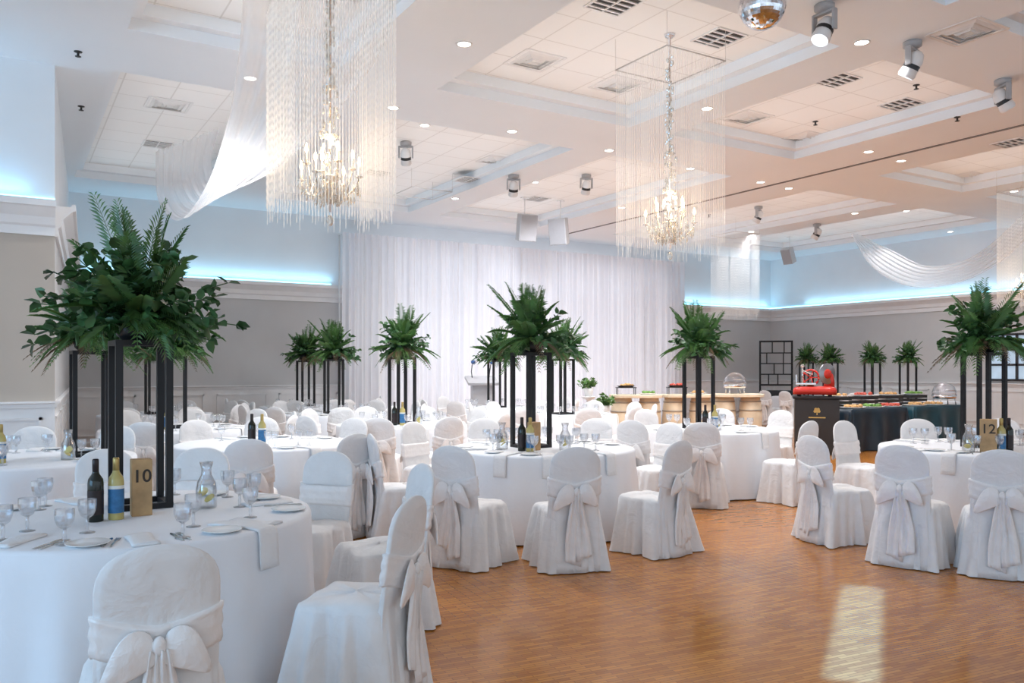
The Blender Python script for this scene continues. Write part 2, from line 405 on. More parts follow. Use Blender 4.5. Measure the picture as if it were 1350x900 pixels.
# ------------------------------------------------------------------ chair
def make_chair(seed):
    rr=random.Random(seed)
    root=empty('banquet_chair',(0,0,0))
    n=128; ph=[rr.random()*6 for _ in range(8)]
    mb=MB(); rings=[]
    def sq(hx,hy,cy_,am,z,rad):
        pts=rrect(hx,hy,rad,n); out=[]
        for i,(x,y) in enumerate(pts):
            a=math.atan2(y,x); l=math.hypot(x,y)
            o=am*(.5*math.sin(7*a+ph[0])+.5*math.sin(11*a+ph[1]+z*2)+.4*math.sin(19*a+ph[2]-z*3)+.9*abs(math.sin(2*a))**6)
            out.append((x*(1+o/l),y*(1+o/l)+cy_,z))
        return out
    for s,z in [(.03,.482),(.4,.481),(.75,.477),(.93,.469)]:
        rings.append([(x*s,y*s,z+.006*math.sin(13*x+7*y+ph[3])+.004*math.sin(31*x-17*y)) for x,y,_ in sq(.21,.21,0,0,0,.06)])
    for hx,hy,z,am in [(.213,.214,.455,0),(.217,.219,.43,.008),(.223,.227,.34,.018),(.231,.240,.24,.026),(.238,.250,.14,.033),(.244,.258,.06,.039),(.248,.263,.008,.044)]:
        rings.append(sq(hx,hy,-.005,am,z,.06))
    mb.loft(rings,0,True,True,False); mb.build('seat_cover',M['cover'],root)
    def yb(z): return -.205-.13*max(0,z-.42)-(.02*(1-z/.42) if z<.42 else 0)
    def bw(z):
        if z<.45: return .198+.035*(1-z/.45)
        if z<.76: return .198
        u=min(1,(z-.76)/.18); return .198*max(.0,1-u**3)**.5
    def th(z):
        if z<.45: return .030+.032*(1-z/.45)
        if z<.85: return .026
        u=(z-.85)/.09; return .026*max(.05,1-u*u)**.5
    def ring(z,add=0,am=0,k=56):
        out=[]
        w_=bw(z)+add; t_=th(z)+add
        for i in range(k):
            a=2*pi*i/k; c_,s_=math.cos(a),math.sin(a)
            x=w_*math.copysign(abs(c_)**.6,c_); y=t_*math.copysign(abs(s_)**.8,s_)
            o=am*(math.sin(5*a+ph[4]+z*4)+.8*math.sin(11*a+ph[5]-z*3)+.5*math.sin(17*a+ph[6]))
            bow=.03*(1-(x/.22)**2)
            out.append((x*(1+o*.7),y*(1+o*4)+yb(z)-bow*.6,z))
        return out
    mb=MB(); rings=[]
    for z in [.006,.06,.13,.2,.27,.34,.40,.46,.52,.60,.68,.74,.79,.83,.865,.89,.91,.925,.934,.9385]:
        rings.append(ring(z,0,.06 if z<.35 else (.03 if z<.5 else (.008 if z<.85 else .004))))
    mb.loft(rings,0,True,True,True); mb.build('back_cover',M['cover'],root)
    # wide satin sash band, its folds running round the back
    mb=MB(); rings=[]
    zsb=[.535,.540,.556,.572,.59,.608,.626,.644,.662,.678,.684]
    for i,z in enumerate(zsb):
        add=-.006 if i in (0,len(zsb)-1) else .011+.0035*math.sin(i*2.1+ph[7])
        r0=ring(z,add,.008)
        # the band droops towards the middle of the back
        rings.append([(p[0],p[1],p[2]+(.05*(abs(p[0])/.2)**1.3-.015 if p[1]<yb(.6) else .03)) for p in r0])
    mb.loft(rings,0,True); mb.build('sash',M['sash'],root)
    zb=.605; y0=yb(zb)-.018-th(zb)-.020
    mb=MB()
    for s_ in (-1,1):
        # drooping flattened loop
        rings=[]
        L=.135+rr.random()*.035; dr=.09+rr.random()*.06
        for i in range(13):
            u=i/12; w=.016+.050*math.sin(pi*min(1,.12+.88*u)**.8) if u<1 else .008
            t=.004+.007*math.sin(pi*u)
            cx=s_*(.010+L*u); cz=-dr*u**1.4+.02*math.sin(pi*u)
            rings.append([(cx+.4*s_*w*math.sin(2*pi*k/16),y0-.004-.012*math.sin(pi*u)-t*math.cos(2*pi*k/16)*(1+.4*math.cos(3*2*pi*k/16+ph[3])),zb+cz+w*math.sin(2*pi*k/16)) for k in range(16)])
        mb.loft(rings,0,True,True,True)
        # tail
        rings=[]; TL=.43+rr.random()*.10; sl=s_*(.015+rr.random()*.045)
        for i in range(15):
            u=i/14; z=zb-.01-TL*u; w=.020+.040*min(1,u*1.6); cx=s_*.014+sl*u
            yy=min(y0-.004, yb(max(z,.0))-.084-.010*u)-.005*math.sin(u*7+s_)
            row=[]
            for k in range(11):
                q=(k/10-.5)*2
                row.append((cx+q*w, yy-.010*math.cos(q*7+s_*2+u*1.5), z+(.022*q*s_ if i==14 else 0)))
            row2=[(p[0],p[1]+.004,p[2]) for p in reversed(row)]
            rings.append(row+row2)
        mb.loft(rings,0,True,True,True)
    bow=mb.build('bow',M['sash'],root)
    mb=MB(); mb.ball((0,y0-.012,zb),.023,.016,.034,12,8); mb.build('knot',M['sash'],bow)
    return root
chairP=[make_chair(1),make_chair(5),make_chair(9)]
usedP=[False]*3
chairs=[]  # (obj, tablekey)
placed=[]
def put_chair(x,y,rz,key,force=False):
    for q in placed:
        if (q[0]-x)**2+(q[1]-y)**2<.52**2: return None
    for k2,c2 in TP.items():
        if k2!=key and (c2-Vector((x,y))).length<1.17: return None
    if not force:
        if y>YB-.45 or x>XR-.4: return None
        if (x<1.5 and y>9.7): 
            xl=PC[0]+(BC[0]-PC[0])*(y-PC[1])/(BC[1]-PC[1])
            if x<xl+.4: return None
        if y>yc-.45 and x>x0c-.4: return None
        lx,ly=at(635,17.6)
        if (x-lx)**2+(y-ly)**2<.75**2: return None
    i=R.randrange(3)
    if not usedP[i]: c=chairP[i]; usedP[i]=True
    else: c=copy_tree(chairP[i])
    c.location=(x,y,0); c.rotation_euler.z=rz; placed.append((x,y)); chairs.append([c,key]); return c
def chair_at_back(px,d,key,twist=0):
    b=Vector(at(px,d)); c=TP[key]; v=(c-b).normalized()
    a=math.atan2(v.y,v.x)+twist
    o=b+Vector((math.cos(a),math.sin(a)))*.23
    if (o-c).length<1.20: o=c+(o-c).normalized()*1.20
    return put_chair(o.x,o.y,a-pi/2,key,True)
EXPL={'A':[(208,2.8,0),(530,3.8,.05),(548,5.05,0),(430,5.8,.1),(265,6.05,0),(140,5.95,0),(45,5.75,0)],
'C':[(600,6.3,-.1),(757,6.2,.1),(890,6.75,.05),(497,7.4,0),(548,9.0,.0),(640,9.6,0),(785,9.6,0),(880,8.9,0)],
'D':[(925,9.0,0),(1045,9.4,.05),(1028,11.5,0),(950,11.9,0),(835,9.4,.2),(860,11.6,0)],
'E':[(1190,6.35,.0),(1320,6.0,0),(1075,7.25,0),(1117,9.2,0),(1212,9.5,0),(1320,9.6,0)],
'B':[(45,8.25,0),(120,8.0,.0)],
'N':[(328,6.9,.05),(385,6.85,0),(432,7.7,0),(425,9.2,0),(345,9.9,0),(265,9.3,0),(245,7.6,0)]}
for k,l in EXPL.items():
    for px,d,tw in l: chair_at_back(px,d,k,tw)
for k in ['I','F','M','G','J','K','H']:
    n=10; ph=R.random()*2*pi/n
    for i in range(n):
        a=ph+2*pi*i/n+R.uniform(-.05,.05); rad=1.21+R.uniform(0,.08)
        x=TP[k].x+rad*math.cos(a); y=TP[k].y+rad*math.sin(a)
        put_chair(x,y,a+pi/2+R.uniform(-.12,.12),k)
for i in range(7):
    put_chair(17.40,11.1+.68*i,-pi/2+R.uniform(-.08,.08),'L')

# ------------------------------------------------------------------ centrepieces
def frond(mb,base,dr,L,droop,n,ll,lw,m,ang=.75,rr=None):
    dr=dr.normalized(); pts=[]
    bend=Vector((rr.uniform(-.12,.12),rr.uniform(-.12,.12),0)) if rr else Vector((0,0,0))
    for i in range(n+1):
        t=i/n; p=base+dr*L*t+Vector((0,0,-droop*L*t**2.4))+bend*L*t*t; pts.append(p)
    mb.tube(pts[::2]+([pts[-1]] if n%2 else []),[.004*(1-.8*j/(len(pts[::2])+1)) for j in range(len(pts[::2])+(1 if n%2 else 0))],4,m)
    for i in range(2,n+1):
        t=i/n; p=pts[i]; tg=(pts[i]-pts[i-1]).normalized()
        sd=tg.cross(Vector((0,0,1)))
        if sd.length<.05: sd=Vector((1,0,0))
        sd.normalize(); up=sd.cross(tg)
        l=ll*(.35+.65*math.sin(pi*min(1,.18+.82*t))) 
        for s_ in (-1,1):
            l2=l*(rr.uniform(.75,1.15) if rr else 1)
            d=(sd*s_*math.sin(ang)+tg*math.cos(ang)+up*.15).normalized()
            q=tg*lw
            tip=p+d*l2+Vector((0,0,-.28*l2))
            mid=p+d*l2*.45
            mb.add([p,mid+q,tip,mid-q+up*.004],[(0,1,2),(0,2,3)],m,False)
def leaf(mb,p,d,l,w,m,nrm):
    d=d.normalized(); sd=d.cross(nrm)
    if sd.length<.05: sd=Vector((0,1,0))
    sd.normalize(); up=sd.cross(d)
    vs=[p,p+d*l*.3+sd*w+up*.006,p+d*l*.7+sd*w*.8+up*.004,p+d*l-up*.15*l,p+d*l*.7-sd*w*.8+up*.004,p+d*l*.3-sd*w+up*.006,p+d*l*.5-up*.006]
    mb.add(vs,[(0,1,6),(1,2,6),(2,3,6),(3,4,6),(4,5,6),(5,0,6)],m,True)
def rdir(rr,e0,e1):
    a=rr.random()*2*pi; e=rr.uniform(e0,e1)
    return Vector((math.cos(a)*math.cos(e),math.sin(a)*math.cos(e),math.sin(e)))
def make_green(seed,big):
    rr=random.Random(seed)
    root=empty('greenery_arrangement',(0,0,0))
    mb=MB(); mb.lathe([(.09,0),(.12,.03),(.13,.1),(.11,.11)],14); mb.build('bowl',M['black'],root)
    c=Vector((0,0,.12))
    mb=MB()
    for i in range(9 if big else 7):
        d=rdir(rr,.95,1.45); frond(mb,c+d*.05,d,rr.uniform(.55,.68) if big else rr.uniform(.48,.62),rr.uniform(.02,.12),26,.15,.0042,0,rr.uniform(.5,.8),rr)
    for i in range(15 if big else 19):
        d=rdir(rr,.25,1.2); frond(mb,c+d*.05,d,rr.uniform(.38,.58) if big else rr.uniform(.30,.55),rr.uniform(.04,.3),26,.14,.0042,0,rr.uniform(.5,.8),rr)
    for i in range(9 if big else 13):
        d=rdir(rr,-.2,.3); frond(mb,c+d*.05,d,rr.uniform(.30,.47),rr.uniform(.2,.6),22,.13,.0042,0,.65,rr)
    mb.build('palm_fronds',M['leafmid'],root)
    mb=MB()
    for i in range(7 if big else 8):
        d=rdir(rr,-.35,.2); frond(mb,c+d*.05,d,rr.uniform(.26,.40),rr.uniform(.3,.8),16,.07,.008,0,1.1,rr)
    mb.build('fern_fronds',M['leaffern'],root)
    mb=MB()
    for i in range(82 if big else 42):
        d=rdir(rr,-.2,1.25); L=rr.uniform(.22,.56) if big else rr.uniform(.18,.46); pts=[]
        for j in range(7):
            t=j/6; pts.append(c+d*L*t+Vector((rr.uniform(-.01,.01),rr.uniform(-.01,.01),-.10*L*t*t)))
        mb.tube(pts,.003,4)
        for j in range(2,7):
            for q in range(3):
                dd=(d*.5+rdir(rr,-.9,.8)).normalized()
                leaf(mb,pts[j],dd,rr.uniform(.055,.10),rr.uniform(.018,.034),0,rdir(rr,.4,1.5))
    mb.build('leafy_branches',M['leafdark'],root)
    if not big:
        mb=MB()
        for i in range(7):
            d=rdir(rr,-.3,.2); frond(mb,c+d*.05,d,rr.uniform(.36,.46),rr.uniform(.3,.6),16,.09,.005,0,.7,rr)
        mb.build('bronze_fronds',M['leafred'],root)
    return root
def make_stand():
    root=empty('centrepiece_stand',(0,0,0)); a=.125; b=.018; h=.88
    for sx in (-1,1):
        for sy_ in (-1,1):
            mb=MB(); mb.bx(sx*a-b,sx*a+b,sy_*a-b,sy_*a+b,.0,h); mb.build('leg',M['blackmetal'],root)
    for nm,z in (('base_frame',0.0),('top_frame',h)):
        mb=MB()
        for s_ in (-1,1):
            mb.bx(-a-b,a+b,s_*a-b*1.05,s_*a+b*1.05,z,z+.03); mb.bx(s_*a-b*1.05,s_*a+b*1.05,-a-b,a+b,z,z+.0295)
        if nm=='top_frame': mb.bx(-a,a,-a,a,z+.012,z+.025)
        mb.build(nm,M['blackmetal'],root)
    return root
greenP=[make_green(3,True),make_green(4,False),make_green(8,False)]
standP=make_stand()
gu=[False]*3; su=[False]
def centrepiece(x,y,z,v,desc,rz,sc=1.0):
    if not su[0]: s=standP; su[0]=True
    else: s=copy_tree(standP)
    s.location=(x,y,z); s.rotation_euler.z=rz
    tag(s,'tall black four legged metal stand on '+desc,'stand','black centrepiece stands')
    if not gu[v]: g=greenP[v]; gu[v]=True
    else: g=copy_tree(greenP[v])
    g.location=(x,y,z+.91); g.rotation_euler.z=R.random()*6; g.scale=(sc,sc,sc)
    tag(g,'leafy green palm and fern arrangement high above '+desc,'plant arrangement','green centrepieces')
CPX={'A':(185,4.55),'B':(118,7.2),'C':(700,7.95),'D':(921,10.4),'E':(1297,7.95)}
for k in TB:
    if k=='N': continue
    px,d=CPX.get(k,TB[k]); x,y=at(px,d)
    centrepiece(x,y,TZ,0 if k=='A' else 1+(ord(k)%2),DESC[k],R.uniform(-.12,.12),1.0)
for i,px in enumerate((1063,1095,1150,1197)):
    t=(px-675)/F; d=18.3/(CY*t+SY); x,y=at(px,d)
    centrepiece(x,y,TZ,1+i%2,'the long right wall table, %s from left'%ORD[i],R.uniform(-.2,.2),.76)

# ------------------------------------------------------------------ tableware
def make_goblet():
    root=empty('goblet',(0,0,0))
    mb=MB(); mb.lathe([(.034,0),(.034,.003),(.008,.008),(.006,.02),(.009,.035),(.006,.05),(.008,.068)],14); mb.build('stem',M['cutglass'],root)
    mb=MB(); rings=[]
    for r,z in [(.008,.067),(.026,.08),(.036,.105),(.039,.13),(.038,.155),(.036,.155),(.036,.13),(.033,.106),(.022,.085)]:
        rings.append([(r*(1+.03*(i%2))*math.cos(2*pi*i/20),r*(1+.03*(i%2))*math.sin(2*pi*i/20),z) for i in range(20)])
    mb.loft(rings,0,False,True,True); mb.build('bowl',M['cutglass'],root)
    return root
gobP=make_goblet()
mb=MB(); mb.lathe([(.030,0),(.006,.008),(.006,.068),(.030,.085),(.039,.125),(.036,.155)],10)
gobS=mb.build('goblet',M['cutglass'])
mb=MB(); mb.lathe([(.05,0),(.055,.004),(.088,.012),(.09,.015),(.086,.0155),(.056,.007),(.02,.006)],28); plateP=mb.build('bread_plate',M['china'])
def make_napkin():
    mb=MB(); w=.058; L=[]
    path=[(.56,.004),(.62,.010),(.72,.011),(.80,.011),(.865,.009),(.893,.000),(.903,-.03),(.906,-.08),(.908,-.14),(.912,-.18)]
    for x,z in path:
        row=[]
        for k in range(7):
            q=(k/6-.5)*2; row.append((x+.003*math.cos(q*4) if z<-.02 else x,q*w*(1+.05*math.sin(x*30)),z+(.003*(1-q*q) if z>=0 else 0)))
        row2=[(p[0]-(.006 if p[2]<-.01 else .003),p[1],p[2]-(.008 if p[2]>.003 else .003)) for p in reversed(row)]
        L.append(row+row2)
    mb.loft(L,0,True,True,True); return mb.build('napkin',M['napkin'])
napP=make_napkin()
def make_flat_napkin():
    mb=MB(); L=[]
    for i in range(9):
        x=-.13+.26*i/8; row=[]
        for k in range(7):
            q=(k/6-.5)*2; row.append((x,q*.055*(1+.04*math.sin(i)),.012+.004*math.sin(i*.9+q)-.006*abs(q)**4))
        L.append(row+[(p[0],p[1],.001) for p in reversed(row)])
    mb.loft(L,0,True,True,True); return mb.build('napkin',M['napkin'])
napF=make_flat_napkin()
def make_knife():
    mb=MB(); mb.loft([[(x,w,z),(x,-w,z),(x,-w,z+.003),(x,w,z+.003)] for x,w,z in [(-.10,.006,0),(-.03,.007,.001),(0,.004,.001),(.02,.009,0),(.08,.010,0),(.105,.003,0)]],0,False,True,True)
    return mb.build('table_knife',M['steel'])
def make_fork():
    mb=MB(); mb.loft([[(x,w,z),(x,-w,z),(x,-w,z+.003),(x,w,z+.003)] for x,w,z in [(-.10,.006,0),(-.02,.004,.001),(.03,.004,.002),(.045,.011,.001),(.06,.012,0)]],0,False,True,True)
    for k in range(4):
        y=-.009+.006*k; mb.bx(.058,.10,y-.0016,y+.0016,0,.003)
    return mb.build('table_fork',M['steel'])
knP,fkP=make_knife(),make_fork()
def bottle(px,d,kind,label,xy=None):
    x,y=xy if xy else at(px,d)
    root=empty('wine_bottle',(x,y,TZ),R.random()*6,label,'wine bottle')
    mb=MB(); mb.lathe([(.034,0),(.037,.004),(.037,.19),(.034,.21),(.018,.235),(.0145,.25),(.0145,.30)],20)
    mb.build('glass_body',M['redwine'] if kind=='red' else M['whitewine'],root)
    mb=MB(); mb.lathe([(.0378,.035),(.0378,.155)],20,cap0=False,cap1=False); mb.build('label',M['darkfoil'] if kind=='red' else M['bluelabel'],root)
    if kind!='red':
        mb=MB(); mb.lathe([(.0381,.155),(.0381,.172)],20,cap0=False,cap1=False); mb.build('label_band',M['creamlabel'],root)
    mb=MB(); mb.lathe([(.0155,.245),(.0155,.305),(.012,.31)],14); mb.build('foil',M['darkfoil'] if kind=='red' else M['foil'],root)
    return root
def carafe(x,y,label):
    root=empty('water_carafe',(x,y,TZ),R.random()*6,label,'carafe')
    mb=MB(); mb.lathe([(.05,0),(.055,.006),(.055,.10),(.048,.14),(.028,.18),(.026,.21),(.036,.25),(.034,.25),(.024,.21),(.026,.18),(.046,.14),(.052,.10)],22,cap1=False); mb.build('glass_body',M['glass'],root)
    mb=MB(); mb.lathe([(.048,.008),(.0505,.015),(.0505,.098),(.046,.125),(.02,.126)],20); mb.build('water',M['water'],root)
    for T in (Matrix.Translation((.012,-.01,.085))@Matrix.Rotation(1.0,4,'X'),Matrix.Translation((-.015,.01,.05))@Matrix.Rotation(.7,4,'Y')):
        mb=MB(); mb.lathe([(.026,0),(.030,.002),(.030,.006),(.026,.008)],16,T=T); mb.build('lemon_slice',M['lemon'],root)
    return root
def block(x,y,txt,rz,label,h=.29,w=.098,fs=.092):
    root=empty('table_number_block',(x,y,TZ),rz,label,'table number')
    mb=MB(); mb.bx(-w/2,w/2,-.04,.04,0,h); mb.build('wood_block',M['wood'],root,bevel=.004)
    if txt:
        cu=bpy.data.curves.new('numeral','FONT'); cu.body=txt; cu.size=fs; cu.align_x='CENTER'; cu.align_y='CENTER'; cu.extrude=.0015; cu.offset=.001
        to=bpy.data.objects.new('numeral_source',cu); C.objects.link(to); bpy.context.view_layer.update()
        me=bpy.data.meshes.new_from_object(to.evaluated_get(bpy.context.evaluated_depsgraph_get()))
        bpy.data.objects.remove(to)
        me.materials.clear(); me.materials.append(M['ink'])
        o=bpy.data.objects.new('numeral',me); C.objects.link(o); o.parent=root; o.location=(0,-.0415,h*.70); o.rotation_euler=(pi/2,0,0)
    return root
pA=at(186,4.28); block(pA[0],pA[1],'10',face_cam(pA)+.12,'upright wooden block with the numeral 10 before black stand')
pE=at(1303,7.45); block(pE[0],pE[1],'12',face_cam(pE),'upright wooden block with the numeral 12 by wine bottles',.30,.135,.12)
pC=at(704,7.66); block(pC[0],pC[1],None,face_cam(pC)+.8,'wooden number block on front centre table beside wine bottles',.26)
bottle(126,4.10,'red','dark red wine bottle on the table numbered 10, left of block')
bottle(153,4.16,'white','white wine bottle with blue label beside the block reading 10')
bottle(688,7.58,'red','dark wine bottle on front centre table left of blue labelled bottle')
bottle(699,7.52,'white','pale wine bottle with blue label on the front centre table')
bottle(1320,7.42,'white','pale wine bottle with blue label by the right table\'s number block')
bottle(1330,7.47,'red','dark wine bottle at the right of the block reading 12')
for k,dx in (('B',.3),('D',.2),('F',.25),('I',.25),('N',.2)):
    p=TP[k]+Vector(W(-.06,-dx-.05)); bottle(0,0,'red','dark red wine bottle standing on '+DESC[k],xy=(p.x,p.y))
    p=TP[k]+Vector(W(.05,-dx-.08)); bottle(0,0,'white','white wine bottle with blue label standing on '+DESC[k],xy=(p.x,p.y))
for px,d,lb in ((272,4.5,'the foreground table, largest of all'),(662,7.75,'left side of the front centre table'),(745,7.7,'right side of the front centre table'),(945,10.2,DESC['D']),(1277,7.5,'the right table beside its number block'),(90,6.85,DESC['B']),(552,11.0,DESC['F'])):
    x,y=at(px,d); carafe(x,y,'glass water carafe with lemon slices on '+lb)
series={} # (kind,key)->[objs]
def reg(kind,key,o): series.setdefault((kind,key),[]).append(o)
first={}
def inst(proto):
    if proto.name not in first: first[proto.name]=1; return proto
    return copy_tree(proto)
NEAR='ABCDE'
cA=TP['A']
def onT(px,py,lim=.77):
    p=onz(px,py,TZ); v=Vector((p.x,p.y))-cA
    if v.length>lim: v=v.normalized()*lim; p=Vector((cA.x+v.x,cA.y+v.y,TZ))
    return p
# table 10 laid as in the photo
for px,py in ((243,710),(115,702),(85,718),(60,667),(4,712),(330,682),(316,668),(255,694),(52,672),(335,660),(230,652),(36,700),(300,655)):
    g=inst(gobP); p=onT(px,py); g.location=(p.x,p.y,TZ); g.rotation_euler.z=R.random()*6; reg('goblet','A',g)
for px,py in ((301,703),(384,673),(105,726),(350,657),(12,672),(280,652)):
    q=inst(plateP); p=onT(px,py); q.location=(p.x,p.y,TZ+.0005); reg('plate','A',q)
for px,py in ((378,700),):
    p=onz(px,py,TZ); q=inst(napP); q.location=(cA.x,cA.y,TZ); q.rotation_euler.z=math.atan2(p.y-cA.y,p.x-cA.x); reg('napkin','A',q)
for px,py in ((342,690),(188,718),(100,662),(22,714),(352,664)):
    p=onT(px,py,.73); q=inst(napF); q.location=(p.x,p.y,TZ+.0005); q.rotation_euler.z=math.atan2(p.y-cA.y,p.x-cA.x)+R.uniform(-.3,.3); reg('flatnap','A',q)
for px,py in ((318,690),(240,712),(50,722),(135,722),(385,666)):
    p=onT(px,py,.74); a=math.atan2(p.y-cA.y,p.x-cA.x)
    q=inst(knP); q.location=(p.x,p.y,TZ+.001); q.rotation_euler.z=a+pi; reg('knife','A',q)
    q=inst(fkP); q.location=(p.x-.03*math.sin(a),p.y+.03*math.cos(a),TZ+.001); q.rotation_euler.z=a+pi; reg('fork','A',q)
for k in TB:
    if k=='A': continue
    c=TP[k]
    angs=[math.atan2(q[0].location.y-c.y,q[0].location.x-c.x) for q in chairs if q[1]==k]
    angs+= {'B':[pi,pi*1.35,pi*.75,-.6],'E':[0,-.5]}.get(k,[])
    near=k in NEAR
    for a in angs:
        u=Vector((math.cos(a),math.sin(a))); v=Vector((-u.y,u.x))
        j=R.uniform(-.03,.03)
        g=inst(gobP if near else gobS); p=c+u*.56+v*(.15+j); g.location=(p.x,p.y,TZ); g.rotation_euler.z=R.random()*6; reg('goblet',k,g)
        if near or R.random()<.5:
            g=inst(gobP if near else gobS); p=c+u*.48+v*(.08+j); g.location=(p.x,p.y,TZ); reg('goblet',k,g)
        q=inst(plateP); p=c+u*(.70+j)+v*-.20; q.location=(p.x,p.y,TZ+.0005); reg('plate',k,q)
        q=inst(napP); q.location=(c.x,c.y,TZ); q.rotation_euler.z=a+R.uniform(-.07,.07); reg('napkin',k,q)
        if near:
            q=inst(knP); p=c+u*.70+v*.10; q.location=(p.x,p.y,TZ+.001); q.rotation_euler.z=a+pi+j; reg('knife',k,q)
            q=inst(fkP); p=c+u*.70+v*-.095; q.location=(p.x,p.y,TZ+.001); q.rotation_euler.z=a+pi+j; reg('fork',k,q)

# ------------------------------------------------------------------ chandeliers
def make_chandelier():
    root=empty('crystal_chandelier',(0,0,0)); a=.40; zt=-.33; dz=-.30
    mb=MB(); 
    for s_ in (-1,1):
        mb.tube([(-a,s_*a,zt),(a,s_*a,zt)],.007,6); mb.tube([(s_*a,-a,zt),(s_*a,a,zt)],.007,6)
    for sx in (-1,1):
        for sy_ in (-1,1): mb.tube([(sx*a,sy_*a,zt),(sx*a,sy_*a,0.003)],.003,4)
    mb.build('hanging_frame',M['paleframe'],root)
    mb=MB(); mb.lathe([(.06,0.003),(.05,-.03),(.012,-.05),(.01,-1.95+dz)],12); mb.build('rod',M['chrome'],root)
    rr=random.Random(2)
    mb=MB(); n=30
    for side in range(4):
        for i in range(n):
            u=-a+2*a*(i+.5)/n
            x,y=[(u,-a),(a,u),(-u,a),(-a,-u)][side]
            L=2.36+zt+rr.uniform(-.20,.0); k=int(L/.06); 
            pts=[];rad=[]
            for j in range(k*2+1):
                pts.append((x,y,zt-j*L/(k*2))); rad.append(.0030 if j%2 else .0015)
            mb.tube(pts,rad,4)
    o=mb.build('bead_curtain',M['bead'],root); o['kind']='stuff'
    mb=MB()
    for j in range(110):
        z=-.25-(1.55-dz)*(j/110); rad=.022+.02*rr.random()+(.03 if j>60 else 0); an=rr.random()*6.3
        mb.ball((rad*math.cos(an),rad*math.sin(an),z),.016,.016,.024,6,4,smooth=False)
    for j,(z,r_) in enumerate([(-.95,.06),(-1.35,.075),(-1.68,.09),(-1.86,.06)]):
        z+=dz; mb.lathe([(.012,z-.03),(r_,z),(r_*.9,z+.012),(.012,z+.02)],16,cap0=False,cap1=False)
    o=mb.build('crystal_column',M['crystal'],root); o['kind']='stuff'
    for i in range(8):
        an=2*pi*i/8; T=Matrix.Translation((0,0,dz))@Matrix.Rotation(an,4,'Z'); mb=MB(); r0=.25 if i%2 else .19; zc=-1.60 if i%2 else -1.50
        mb.tube([(.02,0,-1.72),(.07,0,-1.83),(.14,0,-1.84),(r0-.02,0,zc-.16),(r0,0,zc-.09)],.008,6,T=T)
        mb.lathe([(.008,zc-.1),(.035,zc-.085),(.03,zc-.08),(.011,zc-.08),(.011,zc)],10,(r0,0,0),T=T)
        arm=mb.build('arm',M['crystal'],root)
        mb=MB(); mb.lathe([(.006,zc),(.014,zc+.02),(.011,zc+.045),(.002,zc+.075)],10,(r0,0,0),T=T); mb.build('bulb',M['bulb'],arm)
    mb=MB()
    for i in range(90):
        an=rr.random()*6.3; r_=rr.uniform(.04,.26); z=-1.70-rr.random()*.14-.32*(.26-r_)+dz
        mb.tube([(r_*math.cos(an),r_*math.sin(an),z+.07),(r_*math.cos(an),r_*math.sin(an),z+.03),(r_*math.cos(an),r_*math.sin(an),z),(r_*math.cos(an),r_*math.sin(an),z-.03)],[.002,.003,.012,.002],6)
    mb.ball((0,0,-2.02+dz),.03,.03,.045,8,6,smooth=False)
    o=mb.build('crystal_drops',M['crystal'],root); o['kind']='stuff'
    return root
chP=make_chandelier()
CH=[((435,6.6),'large crystal chandelier with bead curtain nearest the left swag'),((883,8.66),'crystal chandelier in square bead curtain hanging right of centre'),
((1362,14.2),'bead chandelier cut by the right edge of the photo'),((557,15.0),'empty metal frame hanging from ceiling before curtain\'s left part'),((969,19.7),'faint square of bead strands before the back right corner')]
for i,((px,d),lab) in enumerate(CH):
    c=chP if i==0 else copy_tree(chP,None,(None,None,None,('hanging_frame',),('hanging_frame','bead_curtain'))[i])
    x,y=at(px,d); c.location=(x,y,ceil_z(x,y)); tag(c,lab,'chandelier','bead chandeliers')
    z=c.location.z
    if i>2: continue
    l=bpy.data.lights.new('chandelier_lamp','POINT'); l.energy=12; l.color=(1,.76,.50); l.shadow_soft_size=.12
    o=bpy.data.objects.new('chandelier_lamp',l); C.objects.link(o); o.location=(x,y,z-1.75)

# ------------------------------------------------------------------ swags
def swag(name,A,B,label):
    mb=MB()
    def spl(P,t):
        n=len(P)-1; x=t*n; i=min(int(x),n-1); f=x-i
        p0,p1,p2,p3=P[max(i-1,0)],P[i],P[i+1],P[min(i+2,n)]
        return .5*((2*p1)+(p2-p0)*f+(2*p0-5*p1+4*p2-p3)*f*f+(3*p1-p0-3*p2+p3)*f**3)
    A=[pt(*a) for a in A]; B=[pt(*b) for b in B]; rows=[]
    for j in range(61):
        t=j/60; a=spl(A,t); b=spl(B,t); a2=spl(A,min(1,t+.02))-spl(A,max(0,t-.02))
        nr=(b-a).cross(a2).normalized(); row=[]
        for i in range(81):
            u=i/80; p=a.lerp(b,u)+nr*(.014*math.sin(u*2*pi*7+.9*math.sin(t*5+u*4))+.008*math.sin(u*2*pi*13+2*t)); row.append(p)
        rows.append(row)
    mb.loft(rows,0,True,closed=False); return tag(mb.build(name,M['swag']),label,'fabric swag')
swag('ceiling_swag',[(322,-60,6.1),(316,60,7.0),(300,160,8.2),(272,245,9.4),(236,291,10.2),(208,262,10.9),(205,200,11.45)],
 [(530,-60,6.6),(505,60,7.2),(440,150,8.0),(360,225,9.0),(296,246,9.8),(280,212,10.6),(290,169,11.3)],'sheer white fabric swag sweeping down left of the nearest chandelier')
swag('ceiling_swag',[(1122,308,20.2),(1150,352,19),(1200,377,18),(1260,373,17),(1312,350,16),(1355,315,15),(1420,260,14.3)],
 [(1130,309,20.2),(1175,330,19),(1220,350,18),(1268,344,17),(1305,322,16),(1345,285,15),(1400,240,14.3)],'sheer white fabric swag hanging below the ceiling at far right')

